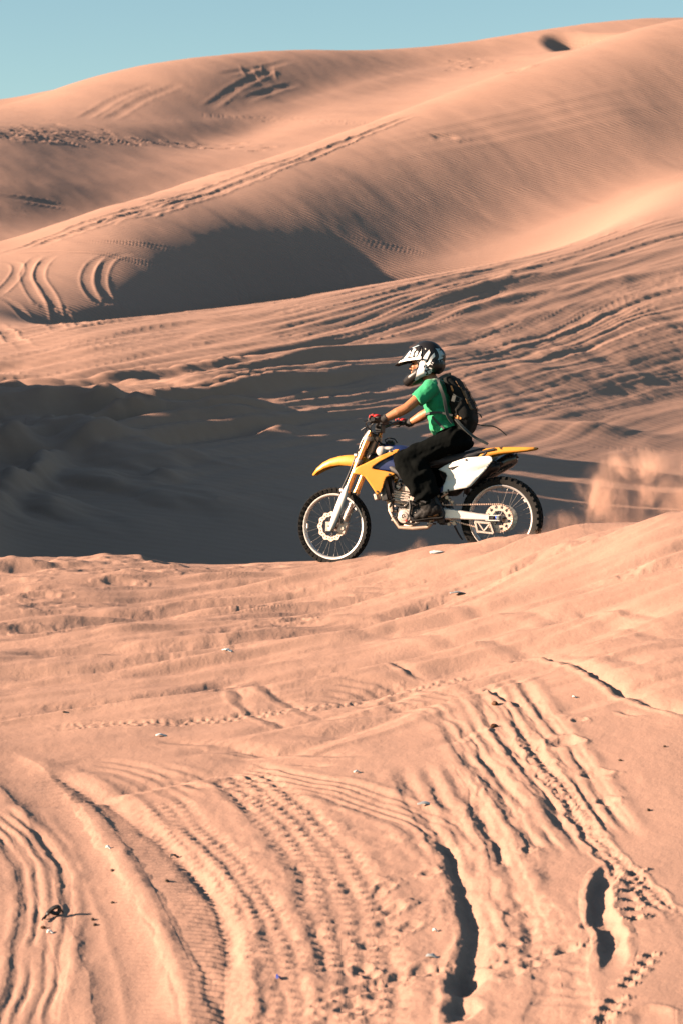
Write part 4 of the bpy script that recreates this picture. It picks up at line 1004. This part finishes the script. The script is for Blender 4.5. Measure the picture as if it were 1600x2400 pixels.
# hands closed round the grips: palm, four fingers, thumb
def hand(mb, sg, grow=0.0):
    g = Vector((1.03, 0, 1.168)); tc = .345*sg
    mb.ell((.995, tc, 1.178), (.034+grow, .043+grow, .018+grow)); caps(mb, WR[sg], (.985, tc, 1.178), .027+grow, .026+grow)
    for k, (dt, ln) in enumerate([(-.034, .96), (-.012, 1.05), (.011, 1.0), (.032, .88)]):
        t = tc+sg*dt; r = .0088+grow*.8
        pts = [(1.008, t, 1.188), (1.036, t, 1.202), (1.064*1.0+.004*(ln-1), t, 1.186), (1.066, t, 1.158), (1.046, t, 1.143)]
        mb.tube([tuple(p) for p in catmull(pts, 4)], r, 8)
    mb.tube([tuple(p) for p in catmull([(.985, tc-sg*.03, 1.168), (1.005, tc-sg*.052, 1.155), (1.03, tc-sg*.05, 1.145), (1.052, tc-sg*.035, 1.146)], 4)], .010+grow*.8, 8)
for sg in (1, -1): hand(body, sg)
# head and face
hc = Vector((.715, 0, 1.675))
body.ell(hc, (.098, .074, .115)); body.ell((.745, 0, 1.615), (.072, .058, .065)); body.ell((.80, 0, 1.565), (.026, .032, .024))
caps(body, (.812, 0, 1.668), (.838, 0, 1.624), .010, .014, 8); body.ell((.828, .012, 1.618), (.012, .010, .008)); body.ell((.828, -.012, 1.618), (.012, .010, .008))
body.ell((.802, 0, 1.682), (.022, .05, .012)); body.ell((.818, 0, 1.594), (.014, .026, .008)); body.ell((.814, 0, 1.583), (.014, .024, .008))
for sg in (1, -1): body.ell((.715, sg*.076, 1.65), (.022, .010, .032)); body.ell((.79, sg*.035, 1.635), (.028, .024, .022))
part('body', remesh(body, .0065, 3), M_SKIN, person, angle=0)
for sg in (1, -1):
    o = part('eye', MB().ell((.803, sg*.032, 1.658), (.011, .014, .009)), M_EYE, person)
mb = MB(); mb.ell((.806, 0, 1.563), (.026, .036, .022)); mb.ell((.825, 0, 1.604), (.010, .028, .006))
for sg in (1, -1): mb.ell((.77, sg*.05, 1.585), (.04, .016, .035)); mb.ell((.815, sg*.032, 1.677), (.010, .020, .005))
part('stubble', remesh(mb, .005, 2), M_HAIR, person, angle=0)
# shirt
def folds(co):
    x, y, z = co.T; s = np.zeros(len(x))
    s += .0060*np.sin((z*1.0-x*.55)*62+2.2*fbm(x*9, z*9+y*4, 2, 3))*np.clip((1.33-z)/.2, 0, 1)*np.clip(1.4-np.abs(fbm(x*6+y*5, z*6, 2, 4)), 0, 1)
    s += .0045*fbm(x*16+y*9, z*13-y*6, 3, 7)
    return s
sh = MB(); sh.ell((.578, 0, 1.335), (.130, .186, .170)); sh.ell((.545, 0, 1.19), (.118, .166, .17)); sh.ell((.49, 0, 1.10), (.130, .168, .10))
sh.ell((.59, 0, 1.46), (.085, .12, .055))
for sg in (1, -1):
    caps(sh, (.585, sg*.06, 1.46), SH[sg], .072, .078); e = SH[sg].lerp(EL[sg], .60); d = (EL[sg]-SH[sg]).normalized()
    sh.tube([SH[sg]-d*.03, SH[sg], SH[sg].lerp(EL[sg], .3), e], [.070, .078, .073, .068], 16)
shm = remesh(sh, .0075, 4, folds)
b = bmesh.new(); b.from_mesh(shm); f0 = Vector(L(850, 668)); b0 = Vector(L(1005, 606)); dv = (b0-f0).normalized()
bmesh.ops.bisect_plane(b, geom=b.verts[:]+b.edges[:]+b.faces[:], plane_co=f0, plane_no=Vector((-dv.z, 0, dv.x)) if dv.x < 0 else Vector((dv.z, 0, -dv.x)), clear_outer=True)
b.to_mesh(shm); b.free()
part('shirt', shm, M_GRN, person, angle=0, solid=.004)
def pfold(co):
    x, y, z = co.T
    return .010*np.sin(x*34+z*46+3*fbm(x*7, z*7+y*5, 2, 5))*np.clip(fbm(x*5+y*4, z*5, 2, 9)+.5, 0, 1)+.006*fbm(x*14, z*14+y*9, 3, 2)
pn = MB(); pn.ell((.435, 0, 1.03), (.155, .178, .125)); pn.ell((.40, 0, .98), (.14, .165, .07)); pn.ell((.50, 0, 1.09), (.105, .15, .07))
for sg in (1, -1):
    caps(pn, HP[sg], KN[sg], .112, .092); caps(pn, KN[sg]+Vector((.012, 0, .0)), KN[sg].lerp(AN[sg], .5)+Vector((-.01, 0, 0)), .096, .105); caps(pn, KN[sg].lerp(AN[sg], .45)+Vector((-.01, 0, 0)), AN[sg].lerp(KN[sg], .15), .105, .080); caps(pn, KN[sg]+Vector((-.11, -sg*.01, -.05)), KN[sg].lerp(AN[sg], .65)+Vector((-.075, -sg*.01, 0)), .095, .085)
part('trousers', remesh(pn, .009, 4, pfold), M_PANT, person, angle=0)
for sg in (1, -1):
    bt = MB(); caps(bt, KN[sg].lerp(AN[sg], .62), AN[sg]+Vector((0, 0, -.02)), .074, .062); caps(bt, HE[sg]+Vector((.02, 0, .045)), TO[sg]+Vector((-.06, 0, .045)), .052, .045); caps(bt, TO[sg]+Vector((-.08, 0, .03)), TO[sg]+Vector((-.015, 0, .022)), .042, .034)
    o = part('boot', remesh(bt, .007, 4, lambda c: .004*fbm(c[:, 0]*22, c[:, 2]*22+c[:, 1]*9, 3, 6)), M_BOOT, person, angle=0)
    sl_ = MB(); rg = [[Vector((x_, sg*.185+w_*math.cos(a), z_+.011*math.sin(a))) for a in np.linspace(0, 2*math.pi, 10, endpoint=False)] for x_, w_, z_ in [(.46, .026, .344), (.49, .038, .338), (.57, .036, .333), (.64, .046, .322), (.70, .042, .312), (.735, .022, .314)]]
    part('sole', sl_.loft(rg), M_RUB, o)
    bk = MB()
    for s_ in (.70, .80, .9):
        p = KN[sg].lerp(AN[sg], s_); bk.box(p+Vector((.012, sg*.066, 0)), (.06, .012, .018), Matrix.Rotation(R(-20), 3, 'Y'))
    part('boot_buckles', bk, M_DARK, o, bevel=.003, kind='stuff')
    gl = MB(); hand(gl, sg, .0035); glm = remesh(gl, .0042, 2)
    o = part('glove', glm, M_GLB, person, angle=0)
    bkp = MB(); bkp.ell((1.010, sg*.345, 1.194), (.036, .050, .016)); bkp.ell((1.038, sg*.345, 1.201), (.024, .050, .014)); bkp.ell((1.063, sg*.345, 1.186), (.016, .049, .022)); bkp.ell((.985, sg*.345, 1.186), (.02, .036, .014))
    part('back_panel', remesh(bkp, .004, 2), M_GLR, o, angle=0)
    cf = MB().tube([EL[sg].lerp(WR[sg], .86), EL[sg].lerp(WR[sg], .93), WR[sg], WR[sg].lerp(Vector((.985, sg*.345, 1.178)), .6)], [.036, .037, .035, .033], 14)
    part('cuff', cf, M_GLB, o)
    pm = MB()
    for dt in (-.034, -.012, .011, .032):
        t = sg*(.345+dt); pm.tube([tuple(p) for p in catmull([(1.069, t, 1.184), (1.071, t, 1.157), (1.049, t, 1.139)], 4)], .0125, 8)
    pm.ell((1.0, sg*.345, 1.163), (.036, .046, .014))
    part('glove_palm', remesh(pm, .004, 1), M_GLB, o, angle=0)
    kn = MB()
    for dt in (-.034, -.012, .011, .032): kn.ell((1.036, sg*(.345+dt), 1.209), (.012, .008, .006))
    part('knuckle_guard', kn, M_WHT if False else M_GLB, o, kind='stuff')

# ------------------------------------------------------------------ helmet
helmet = root('helmet', BF, (.66, 0, 1.50))
tag(helmet, "black and white motocross helmet with long peak on the rider's head", 'helmet')
M_HB = mat('black shell', (.010, .010, .011), .42, spec=.3, noise=(10, .2))
M_HW = mat('white shell graphic', (.80, .78, .76), .5, spec=.3, noise=(14, .06))
M_HG = mat('grey blue graphic', (.30, .38, .42), .4, noise=(14, .08))
M_LIN = mat('helmet lining', (.01, .01, .011), .9)
hs = MB(); hs.ell((.685, 0, 1.710), (.150, .125, .150), 28, 18); hs.ell((.63, 0, 1.655), (.105, .115, .095)); hs.ell((.70, 0, 1.615), (.10, .112, .07))
for sg in (1, -1):
    hs.tube([(.66, sg*.088, 1.61), (.74, sg*.086, 1.575), (.80, sg*.07, 1.535), (.845, sg*.036, 1.510), (.858, sg*.0, 1.508)], [.050, .048, .046, .044, .044], 14)
hs.ell((.858, 0, 1.51), (.034, .055, .045)); hs.ell((.585, 0, 1.72), (.062, .07, .08)); hs.ell((.70, 0, 1.80), (.10, .05, .062))
shell_me = remesh(hs, .0062, 4)
ho = bpy.data.objects.new('tmp_shell', shell_me); C.objects.link(ho)
cut1 = MB().plate([Z2p(x, y) for x, y in [(400, 300), (560, 262), (628, 268), (640, 300), (612, 396), (575, 412), (520, 408), (470, 415), (400, 420)]], -.25, .25)
cut2 = MB().ell((.70, 0, 1.64), (.112, .092, .135), 24, 16); cut2.tube([(.64, 0, 1.42), (.68, 0, 1.62)], .085, 20)
for q_ in (cut1.mesh('c'), remesh(cut2, .007, 2)):
    co_ = bpy.data.objects.new('tmp_cut', q_); C.objects.link(co_); k = ho.modifiers.new('b', 'BOOLEAN'); k.operation = 'DIFFERENCE'; k.object = co_; k.solver = 'EXACT'
dg = bpy.context.evaluated_depsgraph_get(); shell2 = bpy.data.meshes.new_from_object(ho.evaluated_get(dg))
for o in [o for o in C.objects if o.name.startswith('tmp_')]: bpy.data.objects.remove(o)
shell_bvh = BVHTree.FromPolygons([v.co.copy() for v in shell_me.vertices], [tuple(p.vertices) for p in shell_me.polygons])
hshell = part('shell', shell2, M_HB, helmet, angle=40)
# peak
rg = []
for x, yt, yb, hw in [(366, 306, 309, .050), (400, 268, 292, .078), (440, 232, 280, .095), (490, 170, 272, .108), (540, 116, 267, .118), (590, 92, 264, .126), (640, 78, 262, .131), (672, 72, 255, .131)]:
    p1 = Z2(x, yt); p0 = Z2(x, yb); ring_ = []
    for k in range(17):
        u = -1+2*k/16; a = abs(u)*math.pi/2
        ring_.append(Vector((p1[0]-.012*u*u, hw*math.sin(a)*(1 if u > 0 else -1), p0[2]+(p1[2]-p0[2])*math.cos(a)**.75)))
    rg.append(ring_)
pk_mb = MB().loft(rg, close=False); pk_me = pk_mb.mesh('pk')
pk_bvh = BVHTree.FromPolygons([v.co.copy() for v in pk_me.vertices], [tuple(p.vertices) for p in pk_me.polygons])
peak = part('peak', pk_me, M_HB, helmet, solid=.004, angle=60)
mb = MB().tube([Z2(640, 262, .132), Z2(640, 262, .140)], .012, 12); mb.tube([Z2(640, 262, -.132), Z2(640, 262, -.140)], .012, 12); part('peak_screw', mb, M_DARK, helmet, kind='stuff')
def decal(pts, bvh, m, parent, t=.075, lift=.0022, name='graphic', mirror_=True):
    flat = [Z2p(x, y, t) for x, y in pts]
    for sg in ((1, -1) if mirror_ else (1,)):
        me_ = sheet(flat, lambda X, Z: 0, 3)
        for v in me_.vertices:
            h = bvh.ray_cast(Vector((v.co.x, sg*.4, v.co.z)), Vector((0, -sg, 0)))
            if h[0] is None or h[0].y*sg < -.01: h = bvh.find_nearest(Vector((v.co.x, sg*.10, v.co.z)))
            n = h[1] if h[1].y*sg > 0 else -h[1]; v.co = h[0]+n*lift
        part(name, me_, m, parent, angle=0)
for pts, m in [([(628, 292), (660, 262), (688, 210), (722, 158), (736, 190), (712, 250), (690, 290), (690, 316), (716, 340), (752, 352), (748, 385), (700, 425), (640, 475), (566, 526), (578, 470), (604, 420), (628, 335)], M_HW),
               ([(772, 190), (780, 232), (752, 262), (748, 285), (770, 300), (758, 322), (735, 310), (715, 330), (690, 305), (718, 282), (742, 232)], M_HW),
               ([(800, 122), (838, 165), (858, 200), (856, 228), (828, 254), (802, 272), (814, 220), (812, 165)], M_HG),
               ([(676, 140), (690, 148), (684, 160)], M_HW), ([(840, 270), (868, 245), (862, 285)], M_HG)]:
    decal(pts, shell_bvh, m, hshell)
for pts in [[(690, 348), (702, 334), (726, 342), (716, 352), (734, 360), (704, 384), (694, 372), (712, 362)], [(735, 300), (748, 282), (752, 300), (768, 305), (756, 316)]]:
    decal(pts, shell_bvh, M_HB, hshell, lift=.0036)
# white lower edge of the peak and the broken white letters on it
for pts in [[(368, 307), (420, 283), (470, 272), (540, 266), (640, 261), (640, 226), (540, 240), (470, 250), (410, 264)],
            [(470, 222), (492, 190), (512, 160), (524, 178), (506, 198), (516, 210), (486, 240), (452, 246)],
            [(528, 196), (548, 140), (576, 148), (572, 162), (560, 168), (548, 232), (524, 226)], [(572, 208), (590, 168), (604, 176), (596, 214), (580, 232)],
            [(602, 232), (624, 186), (646, 148), (654, 160), (640, 186), (646, 196), (632, 214), (628, 236)], [(520, 130), (590, 100), (600, 108), (540, 138)]]:
    decal(pts, pk_bvh, M_HW if pts[0] != (520, 130) else M_HG, peak, t=.10)
mb = MB(); mb.box((.882, 0, 1.515), (.012, .055, .03)); mb.box((.872, .035, 1.512), (.012, .02, .03), Matrix.Rotation(R(35), 3, 'Z')); mb.box((.872, -.035, 1.512), (.012, .02, .03), Matrix.Rotation(R(-35), 3, 'Z')); part('mouth_vent', mb, M_LIN, helmet, bevel=.003)

# ------------------------------------------------------------------ backpack
pack = root('backpack', BF, (.36, 0, 1.06))
tag(pack, "black and brown backpack with orange accents and grey straps on the rider's back", 'backpack')
M_PK = mat('black pack cloth', (.008, .009, .009), .85, spec=.12, noise=(12, .3), bump=(220, .0012))
M_PB = mat('brown pack cloth', (.11, .058, .020), .75, noise=(10, .3), bump=(220, .0012))
M_PO = mat('orange pack cloth', (.52, .21, .06), .7, noise=(12, .15))
M_STR = mat('grey webbing', (.055, .06, .058), .8, spec=.2, noise=(30, .2), bump=(300, .001))
sec = [(1.565, .460, .52, .075), (1.54, .415, .52, .108), (1.50, .378, .505, .13), (1.40, .312, .475, .142), (1.28, .254, .445, .146), (1.18, .236, .425, .14), (1.11, .252, .415, .125), (1.06, .295, .40, .10)]
pm = MB(); rg = []
for z, x0, x1, w in sec:
    rg.append([Vector(((x0+x1)/2+(x1-x0)/2*math.copysign(abs(math.cos(a))**.7, math.cos(a)), w*math.copysign(abs(math.sin(a))**.6, math.sin(a)), z)) for a in np.linspace(0, 2*math.pi, 24, endpoint=False)])
pk2 = remesh(pm.loft(rg), .009, 5, lambda c: .006*fbm(c[:, 0]*13+c[:, 1]*7, c[:, 2]*13, 3, 3)+.003*np.sin(c[:, 2]*70+6*c[:, 0]))
pack_bvh = BVHTree.FromPolygons([v.co.copy() for v in pk2.vertices], [tuple(p.vertices) for p in pk2.polygons])
bag = part('bag', pk2, M_PK, pack, angle=0)
def pdec(pts, m, name, t=.05, lift=.006):
    flat = [Z2p(x, y, t) for x, y in pts]
    for sg in (1, -1):
        me_ = sheet(flat, lambda X, Z: 0, 3)
        for v in me_.vertices:
            h = pack_bvh.ray_cast(Vector((v.co.x, sg*.4, v.co.z)), Vector((0, -sg, 0)))
            if h[0] is None or h[0].y*sg < 0: h = pack_bvh.find_nearest(Vector((v.co.x, sg*.12, v.co.z)))
            n = h[1]; v.co = h[0]+n*lift
        part(name, me_, m, bag, angle=0, solid=.004)
pdec([(1035, 470), (1075, 500), (1130, 590), (1180, 700), (1205, 790), (1165, 800), (1120, 700), (1075, 600)], M_PB, 'side_panel')
pdec([(1085, 700), (1140, 790), (1160, 880), (1110, 900), (1060, 860), (1030, 800)], M_PK, 'side_pocket', lift=.012)
pdec([(970, 545), (985, 548), (1008, 600), (1000, 612), (985, 590)], M_PO, 'piping')
pdec([(1015, 872), (1060, 858), (1085, 820), (1105, 810), (1108, 880), (1090, 905), (1050, 900)], M_PO, 'pocket_trim', lift=.008)
def strap(pts, w, name, m, th=.0035, n=7):
    P = catmull([list(p) for p in pts], n); rg_ = []
    for i in range(len(P)):
        p = Vector(P[i]); d = (Vector(P[min(i+1, len(P)-1)])-Vector(P[max(i-1, 0)])).normalized(); out = Vector((p.x-.55, p.y, 0)); out = (out-d*out.dot(d)).normalized(); sd = d.cross(out)
        rg_.append([p+sd*w-out*th, p+sd*w+out*th, p-sd*w+out*th, p-sd*w-out*th])
    return part(name, MB().loft(rg_), m, pack, angle=30)
for sg in (1, -1):
    strap([(.47, sg*.10, 1.545), (.545, sg*.115, 1.545), (.61, sg*.135, 1.530), (.665, sg*.14, 1.47), (.675, sg*.155, 1.40), (.64, sg*.185, 1.32), (.57, sg*.205, 1.25), (.50, sg*.195, 1.20), (.42, sg*.165, 1.16)] if sg < 0 else
          [(.44, .10, 1.565), (.49, .13, 1.548), (.525, .19, 1.505), (.49, .235, 1.44), (.46, .228, 1.36), (.445, .212, 1.27), (.43, .195, 1.20), (.40, .165, 1.15)], .013, 'shoulder_strap', M_STR)
    strap([(.40, sg*.165, 1.21), (.50, sg*.188, 1.232), (.58, sg*.176, 1.232), (.645, sg*.118, 1.225), (.676, sg*.05, 1.22), (.68, 0, 1.22)], .009, 'chest_strap', M_STR)
strap([Z2(990, 900, .19), Z2(1040, 960, .20), Z2(1110, 1030, .19), Z2(1200, 1100, .16), Z2(1330, 1165, .13)], .012, 'hip_strap', M_STR)
strap([Z2(750, 865, .15), Z2(800, 925, .165), Z2(872, 1000, .178)], .009, 'loose_strap', M_STR)
strap([Z2(1215, 950, .05), Z2(1280, 965, .06), Z2(1380, 975, .06), Z2(1450, 1010, .06), Z2(1520, 1072, .06)], .006, 'loose_strap', M_PK)
strap([Z2(1200, 830, .08), Z2(1240, 850, .09), Z2(1262, 885, .09)], .007, 'loose_strap', M_PK)
mb = MB(); mb.box(Vector(Z2(965, 690, .235)), (.03, .02, .05), Matrix.Rotation(R(-15), 3, 'Y')); mb.tube([tuple(p) for p in catmull([list(Z2(960, 640, .22)), list(Z2(1000, 670, .22)), list(Z2(1045, 690, .2)), list(Z2(1010, 720, .22)), list(Z2(960, 700, .22))], 5)], .004, 6); part('strap_buckle', mb, M_STR, pack, kind='stuff')
# ------------------------------------------------------------------ dust thrown up by the rear wheel
def dust_mat(name, dens, scale, seed, blobs):
    """dust thick at the blobs' hearts, thinning to nothing at their rims, torn by two sizes of noise"""
    m = bpy.data.materials.new(name); m.use_nodes = True; n, l = m.node_tree.nodes, m.node_tree.links; n.clear()
    out = n.new('ShaderNodeOutputMaterial'); pv = n.new('ShaderNodeVolumePrincipled'); l.new(pv.outputs[0], out.inputs['Volume'])
    pv.inputs['Color'].default_value = (.95, .62, .47, 1); pv.inputs['Anisotropy'].default_value = .15
    tc = n.new('ShaderNodeTexCoord')
    def math_(op, a, b):
        k = n.new('ShaderNodeMath'); k.operation = op
        for s_, v in ((0, a), (1, b)):
            if isinstance(v, (int, float)): k.inputs[s_].default_value = v
            else: l.new(v, k.inputs[s_])
        return k.outputs[0]
    def noise(sc, st, lo, hi, dist):
        mp = n.new('ShaderNodeMapping'); mp.inputs['Location'].default_value = (seed, seed*.7, 0); mp.inputs['Scale'].default_value = st
        no = n.new('ShaderNodeTexNoise'); no.inputs['Scale'].default_value = sc; no.inputs['Detail'].default_value = 5; no.inputs['Roughness'].default_value = .6; no.inputs['Distortion'].default_value = dist
        l.new(tc.outputs['Object'], mp.inputs['Vector']); l.new(mp.outputs[0], no.inputs['Vector'])
        r = n.new('ShaderNodeMapRange'); r.inputs['From Min'].default_value = lo; r.inputs['From Max'].default_value = hi; l.new(no.outputs['Fac'], r.inputs['Value']); return r.outputs[0]
    acc = None
    for c, r in blobs:
        mp = n.new('ShaderNodeMapping'); mp.vector_type = 'TEXTURE'; mp.inputs['Location'].default_value = c; mp.inputs['Scale'].default_value = r; l.new(tc.outputs['Object'], mp.inputs['Vector'])
        ln = n.new('ShaderNodeVectorMath'); ln.operation = 'LENGTH'; l.new(mp.outputs[0], ln.inputs[0])
        g = n.new('ShaderNodeMapRange'); g.interpolation_type = 'SMOOTHSTEP'; g.inputs['From Min'].default_value = 1.0; g.inputs['From Max'].default_value = .15; g.inputs['To Min'].default_value = 0; g.inputs['To Max'].default_value = 1; l.new(ln.outputs['Value'], g.inputs['Value'])
        acc = g.outputs[0] if acc is None else math_('MAXIMUM', acc, g.outputs[0])
    a = noise(scale, (1, 1, .55), .45, .72, .8); b = noise(scale*3.4, (1, 1, .45), .36, .70, .5)
    d = math_('MULTIPLY', math_('MULTIPLY', acc, a), math_('MULTIPLY', math_('ADD', b, .12), dens)); l.new(d, pv.inputs['Density'])
    return m
def puff(name, blobs, org, dens, scale, seed, label):
    mb = MB()
    for c, r in blobs: mb.ell(c, [q*1.06 for q in r], 18, 12)
    me_ = remesh(mb, .04, 1)
    o = bpy.data.objects.new(name, me_); C.objects.link(o); o.location = org; me_.materials.clear(); me_.materials.append(dust_mat(name+' air', dens, scale, seed, blobs))
    tag(o, label, kind='stuff'); return o
puff('dust_cloud', [((-.30, .05, .02), (.30, .25, .16)), ((.0, .15, .10), (.36, .40, .28)), ((.26, .2, .28), (.40, .45, .50)), ((.36, .2, .50), (.28, .34, .38)), ((.60, .22, .46), (.36, .42, .46)), ((.92, .25, .40), (.46, .46, .46)), ((1.3, .3, .38), (.5, .48, .44)), ((1.8, .35, .36), (.6, .5, .42)), ((.6, .2, .12), (1.0, .45, .30)), ((1.6, .3, .14), (1.0, .45, .34))],
     (1.98, 18.95, .20), 27.0, 3.4, 3.1, 'tan dust plume thrown up behind the rear wheel of the motorcycle')
puff('dust_puff', [((0, 0, .05), (.26, .22, .09)), ((.22, .0, .06), (.24, .22, .10)), ((-.25, 0, .03), (.24, .22, .07)), ((.05, 0, .10), (.10, .12, .12))],
     (.62, 19.35, .06), 12.0, 6.0, 1.3, 'low wisp of dust under the motorcycle between its wheels')
sg_ = MB(); rs2 = random.Random(9)
for i in range(1500):
    u = rs2.random()**1.6; an = R(rs2.uniform(4, 62)); v_ = u*rs2.uniform(.15, 1.25)
    x_ = 1.50+v_*math.cos(an)*1.05; z_ = .20+v_*math.sin(an)*.72-.18*(v_*math.cos(an))**2; y_ = 19.08+rs2.gauss(0, .05+.12*v_)
    r_ = rs2.uniform(.0015, .0042)*(1 if u > .12 else 1.4); a1 = rs2.uniform(0, 6.28)
    P_ = [Vector((x_+r_*math.cos(a1+k*2.094), y_+r_*math.sin(a1+k*2.094), z_-r_*.5)) for k in range(3)]+[Vector((x_, y_, z_+r_))]
    if z_ > ground_z(x_, y_)+.01: sg_.add(P_, [(0, 2, 1), (0, 1, 3), (1, 2, 3), (2, 0, 3)])
so_ = bpy.data.objects.new('sand_spray', sg_.mesh('sand_spray')); C.objects.link(so_); so_.data.materials.append(SAND)
tag(so_, 'loose sand grains flung up by the spinning rear wheel', kind='stuff')
# ------------------------------------------------------------------ litter and stones on the sand
M_SCR = mat('black scrap plastic', (.012, .012, .012), .55, noise=(20, .3)); M_PAP = mat('pale scrap', (.62, .60, .58), .6, noise=(30, .1)); M_GRY = mat('grey scrap', (.30, .33, .34), .5, noise=(30, .15))
M_STN = mat('dark stone', (.06, .035, .022), .85, noise=(60, .4), bump=(90, .003)); M_BLU = mat('blue scrap', (.02, .04, .22), .5, noise=(30, .2)); M_BRN = mat('brown bark', (.09, .035, .012), .85, noise=(50, .4))
def thing1(name, me_, m, loc, label, cat, rz=0.0, group=None):
    o = bpy.data.objects.new(name, me_); C.objects.link(o); o.location = loc; o.rotation_euler = (0, 0, rz); me_.materials.clear(); me_.materials.append(m)
    me_.polygons.foreach_set('use_smooth', [True]*len(me_.polygons)); me_.set_sharp_from_angle(angle=R(40)); tag(o, label, cat, group); return o
def flake(w, d, bend, seed, th=.003):
    rr = random.Random(seed); rg = []
    for i in range(7):
        u = i/6; x = (u-.5)*w; z0 = bend*math.sin(u*math.pi*1.3+.3)+.004; hw = d/2*(.55+.6*math.sin(u*math.pi)**.6)*(1+rr.uniform(-.25, .25))
        rg.append([Vector((x, -hw, z0+rr.uniform(0, bend*.6))), Vector((x, 0, z0+bend*.25)), Vector((x, hw, z0+rr.uniform(0, bend))), Vector((x, hw, z0-th)), Vector((x, 0, z0+bend*.25-th)), Vector((x, -hw, z0-th))])
    return MB().loft(rg).mesh('flake')
def stone(r, seed):
    mb = MB(); mb.ell((0, 0, r[2]*.6), r, 10, 7); m_ = mb.mesh('stone'); rr = random.Random(seed)
    for v in m_.vertices: v.co *= 1+rr.uniform(-.16, .16)
    return m_
# the torn black piece with its long shadow, near the left edge
mb = MB(); mb.tube([tuple(p) for p in catmull([(-.050, -.03, .0), (-.036, -.01, .016), (-.018, .0, .034), (.0, .0, .045), (.018, .0, .048), (.026, .0, .036), (.020, .0, .020), (.002, .0, .016), (-.016, .0, .026)], 4)], [.008]*4+[.015]*29, 8, flat=.7)
mb.tube([(.02, 0, .04), (.035, .01, .03), (.045, .02, .01)], [.008, .006, .003], 6); mb.tube([(-.036, -.01, .014), (-.06, -.05, .004), (-.065, -.07, .002)], [.006, .005, .003], 6)
thing1('plastic_scrap', mb.mesh('scrap'), M_SCR, pick_final(128, 2150), 'torn black plastic loop with a long shadow in the left foreground tracks', 'plastic scrap', .2)
thing1('plastic_scrap', flake(.055, .022, .016, 1), M_SCR, pick_final(412, 2012), 'small black chip lying on the edge of the ribbed rut', 'plastic scrap', .1)
for px, py, w, d, m, lab, nm, cat in [
    (533, 1526, .075, .035, M_PAP, 'white scrap on the smooth sand below the front wheel', 'paper_scrap', 'paper scrap'),
    (380, 1726, .075, .03, M_PAP, 'pale flat scrap at the start of the left foreground tracks', 'paper_scrap', 'paper scrap'),
    (255, 1990, .03, .02, M_PAP, 'tiny white fleck beside the ribbed rut', 'paper_scrap', 'paper scrap'),
    (838, 1812, .05, .02, M_PAP, 'white sliver above the fine parallel tyre lines', 'paper_scrap', 'paper scrap'),
    (1078, 1392, .17, .05, M_GRY, 'grey sheet scrap on the slope below the motorcycle', 'plastic_scrap', 'plastic scrap'),
    (1345, 1636, .03, .015, M_PAP, 'tiny pale fleck on the right slope', 'paper_scrap', 'paper scrap'),
    (1012, 2246, .06, .02, M_GRY, 'grey blue chip beside the dark hole in the foreground', 'plastic_scrap', 'plastic scrap'),
    (1020, 2184, .03, .018, M_PAP, 'small white fleck among crumbled sand in the lower centre', 'paper_scrap', 'paper scrap'),
    (998, 1888, .10, .03, M_GRY, 'thin grey film lying across the parallel tyre lines', 'plastic_scrap', 'plastic scrap'),
    (120, 2190, .04, .02, M_PAP, 'pale sliver just below the torn black loop', 'paper_scrap', 'paper scrap')]:
    thing1(nm, flake(w, d, .008, int(px)), m, pick_final(px, py)+Vector((0, 0, .001)), lab, cat, random.uniform(-.4, .4))
thing1('crust_piece', stone((.065, .035, .016), 4), M_PAP, pick_final(1022, 1296)+Vector((0, 0, -.004)), 'whitish crust lump on the crest between the motorcycle wheels', 'crust', -.2)
thing1('plastic_scrap', flake(.028, .02, .010, 5), M_BLU, pick_final(655, 2298), 'small blue scrap among the knobbly tyre prints', 'plastic scrap', .5)
for px, py, r, m, lab in [(392, 2068, .012, M_STN, 'dark pebble in the ribs of the long rut'), (263, 2044, .009, M_STN, 'upper dark pebble on the smooth trough'), (264, 2118, .008, M_STN, 'middle dark pebble on the smooth trough'),
                          (218, 2158, .009, M_STN, 'upper of two dark pebbles right of the torn black loop'), (223, 2170, .009, M_STN, 'lower of two dark pebbles right of the torn black loop'), (1158, 1653, .018, M_BRN, 'brown bark chip at the top of the deep grooves'),
                          (1156, 1706, .020, M_BRN, 'brown bark chip left of the deep grooves'), (1556, 1752, .008, M_STN, 'dark pebble on the right slope near the frame edge'), (1452, 1784, .008, M_STN, 'dark pebble right of the deep grooves'),
                          (1518, 1902, .010, M_STN, 'brown pebble low on the smooth right slope'), (150, 1672, .008, M_STN, 'tiny dark pebble on the upper left slope'), (102, 2178, .010, M_BRN, 'brown crumb left of the torn black loop')]:
    thing1('pebble' if m is M_STN else 'bark_chip', stone((r*1.4, r, r*.8), int(px)), m, pick_final(px, py), lab, 'pebble' if m is M_STN else 'bark chip', random.uniform(0, 3))
for w_, c_ in ((RA, .352), (FA, .335)):
    p = BF @ (w_-Vector((0, 0, c_))); print('contact', [round(v, 3) for v in p], 'ground', round(ground_z(p.x, p.y), 3))
for o in C.objects:
    if '_b' in o.keys(): del o['_b']
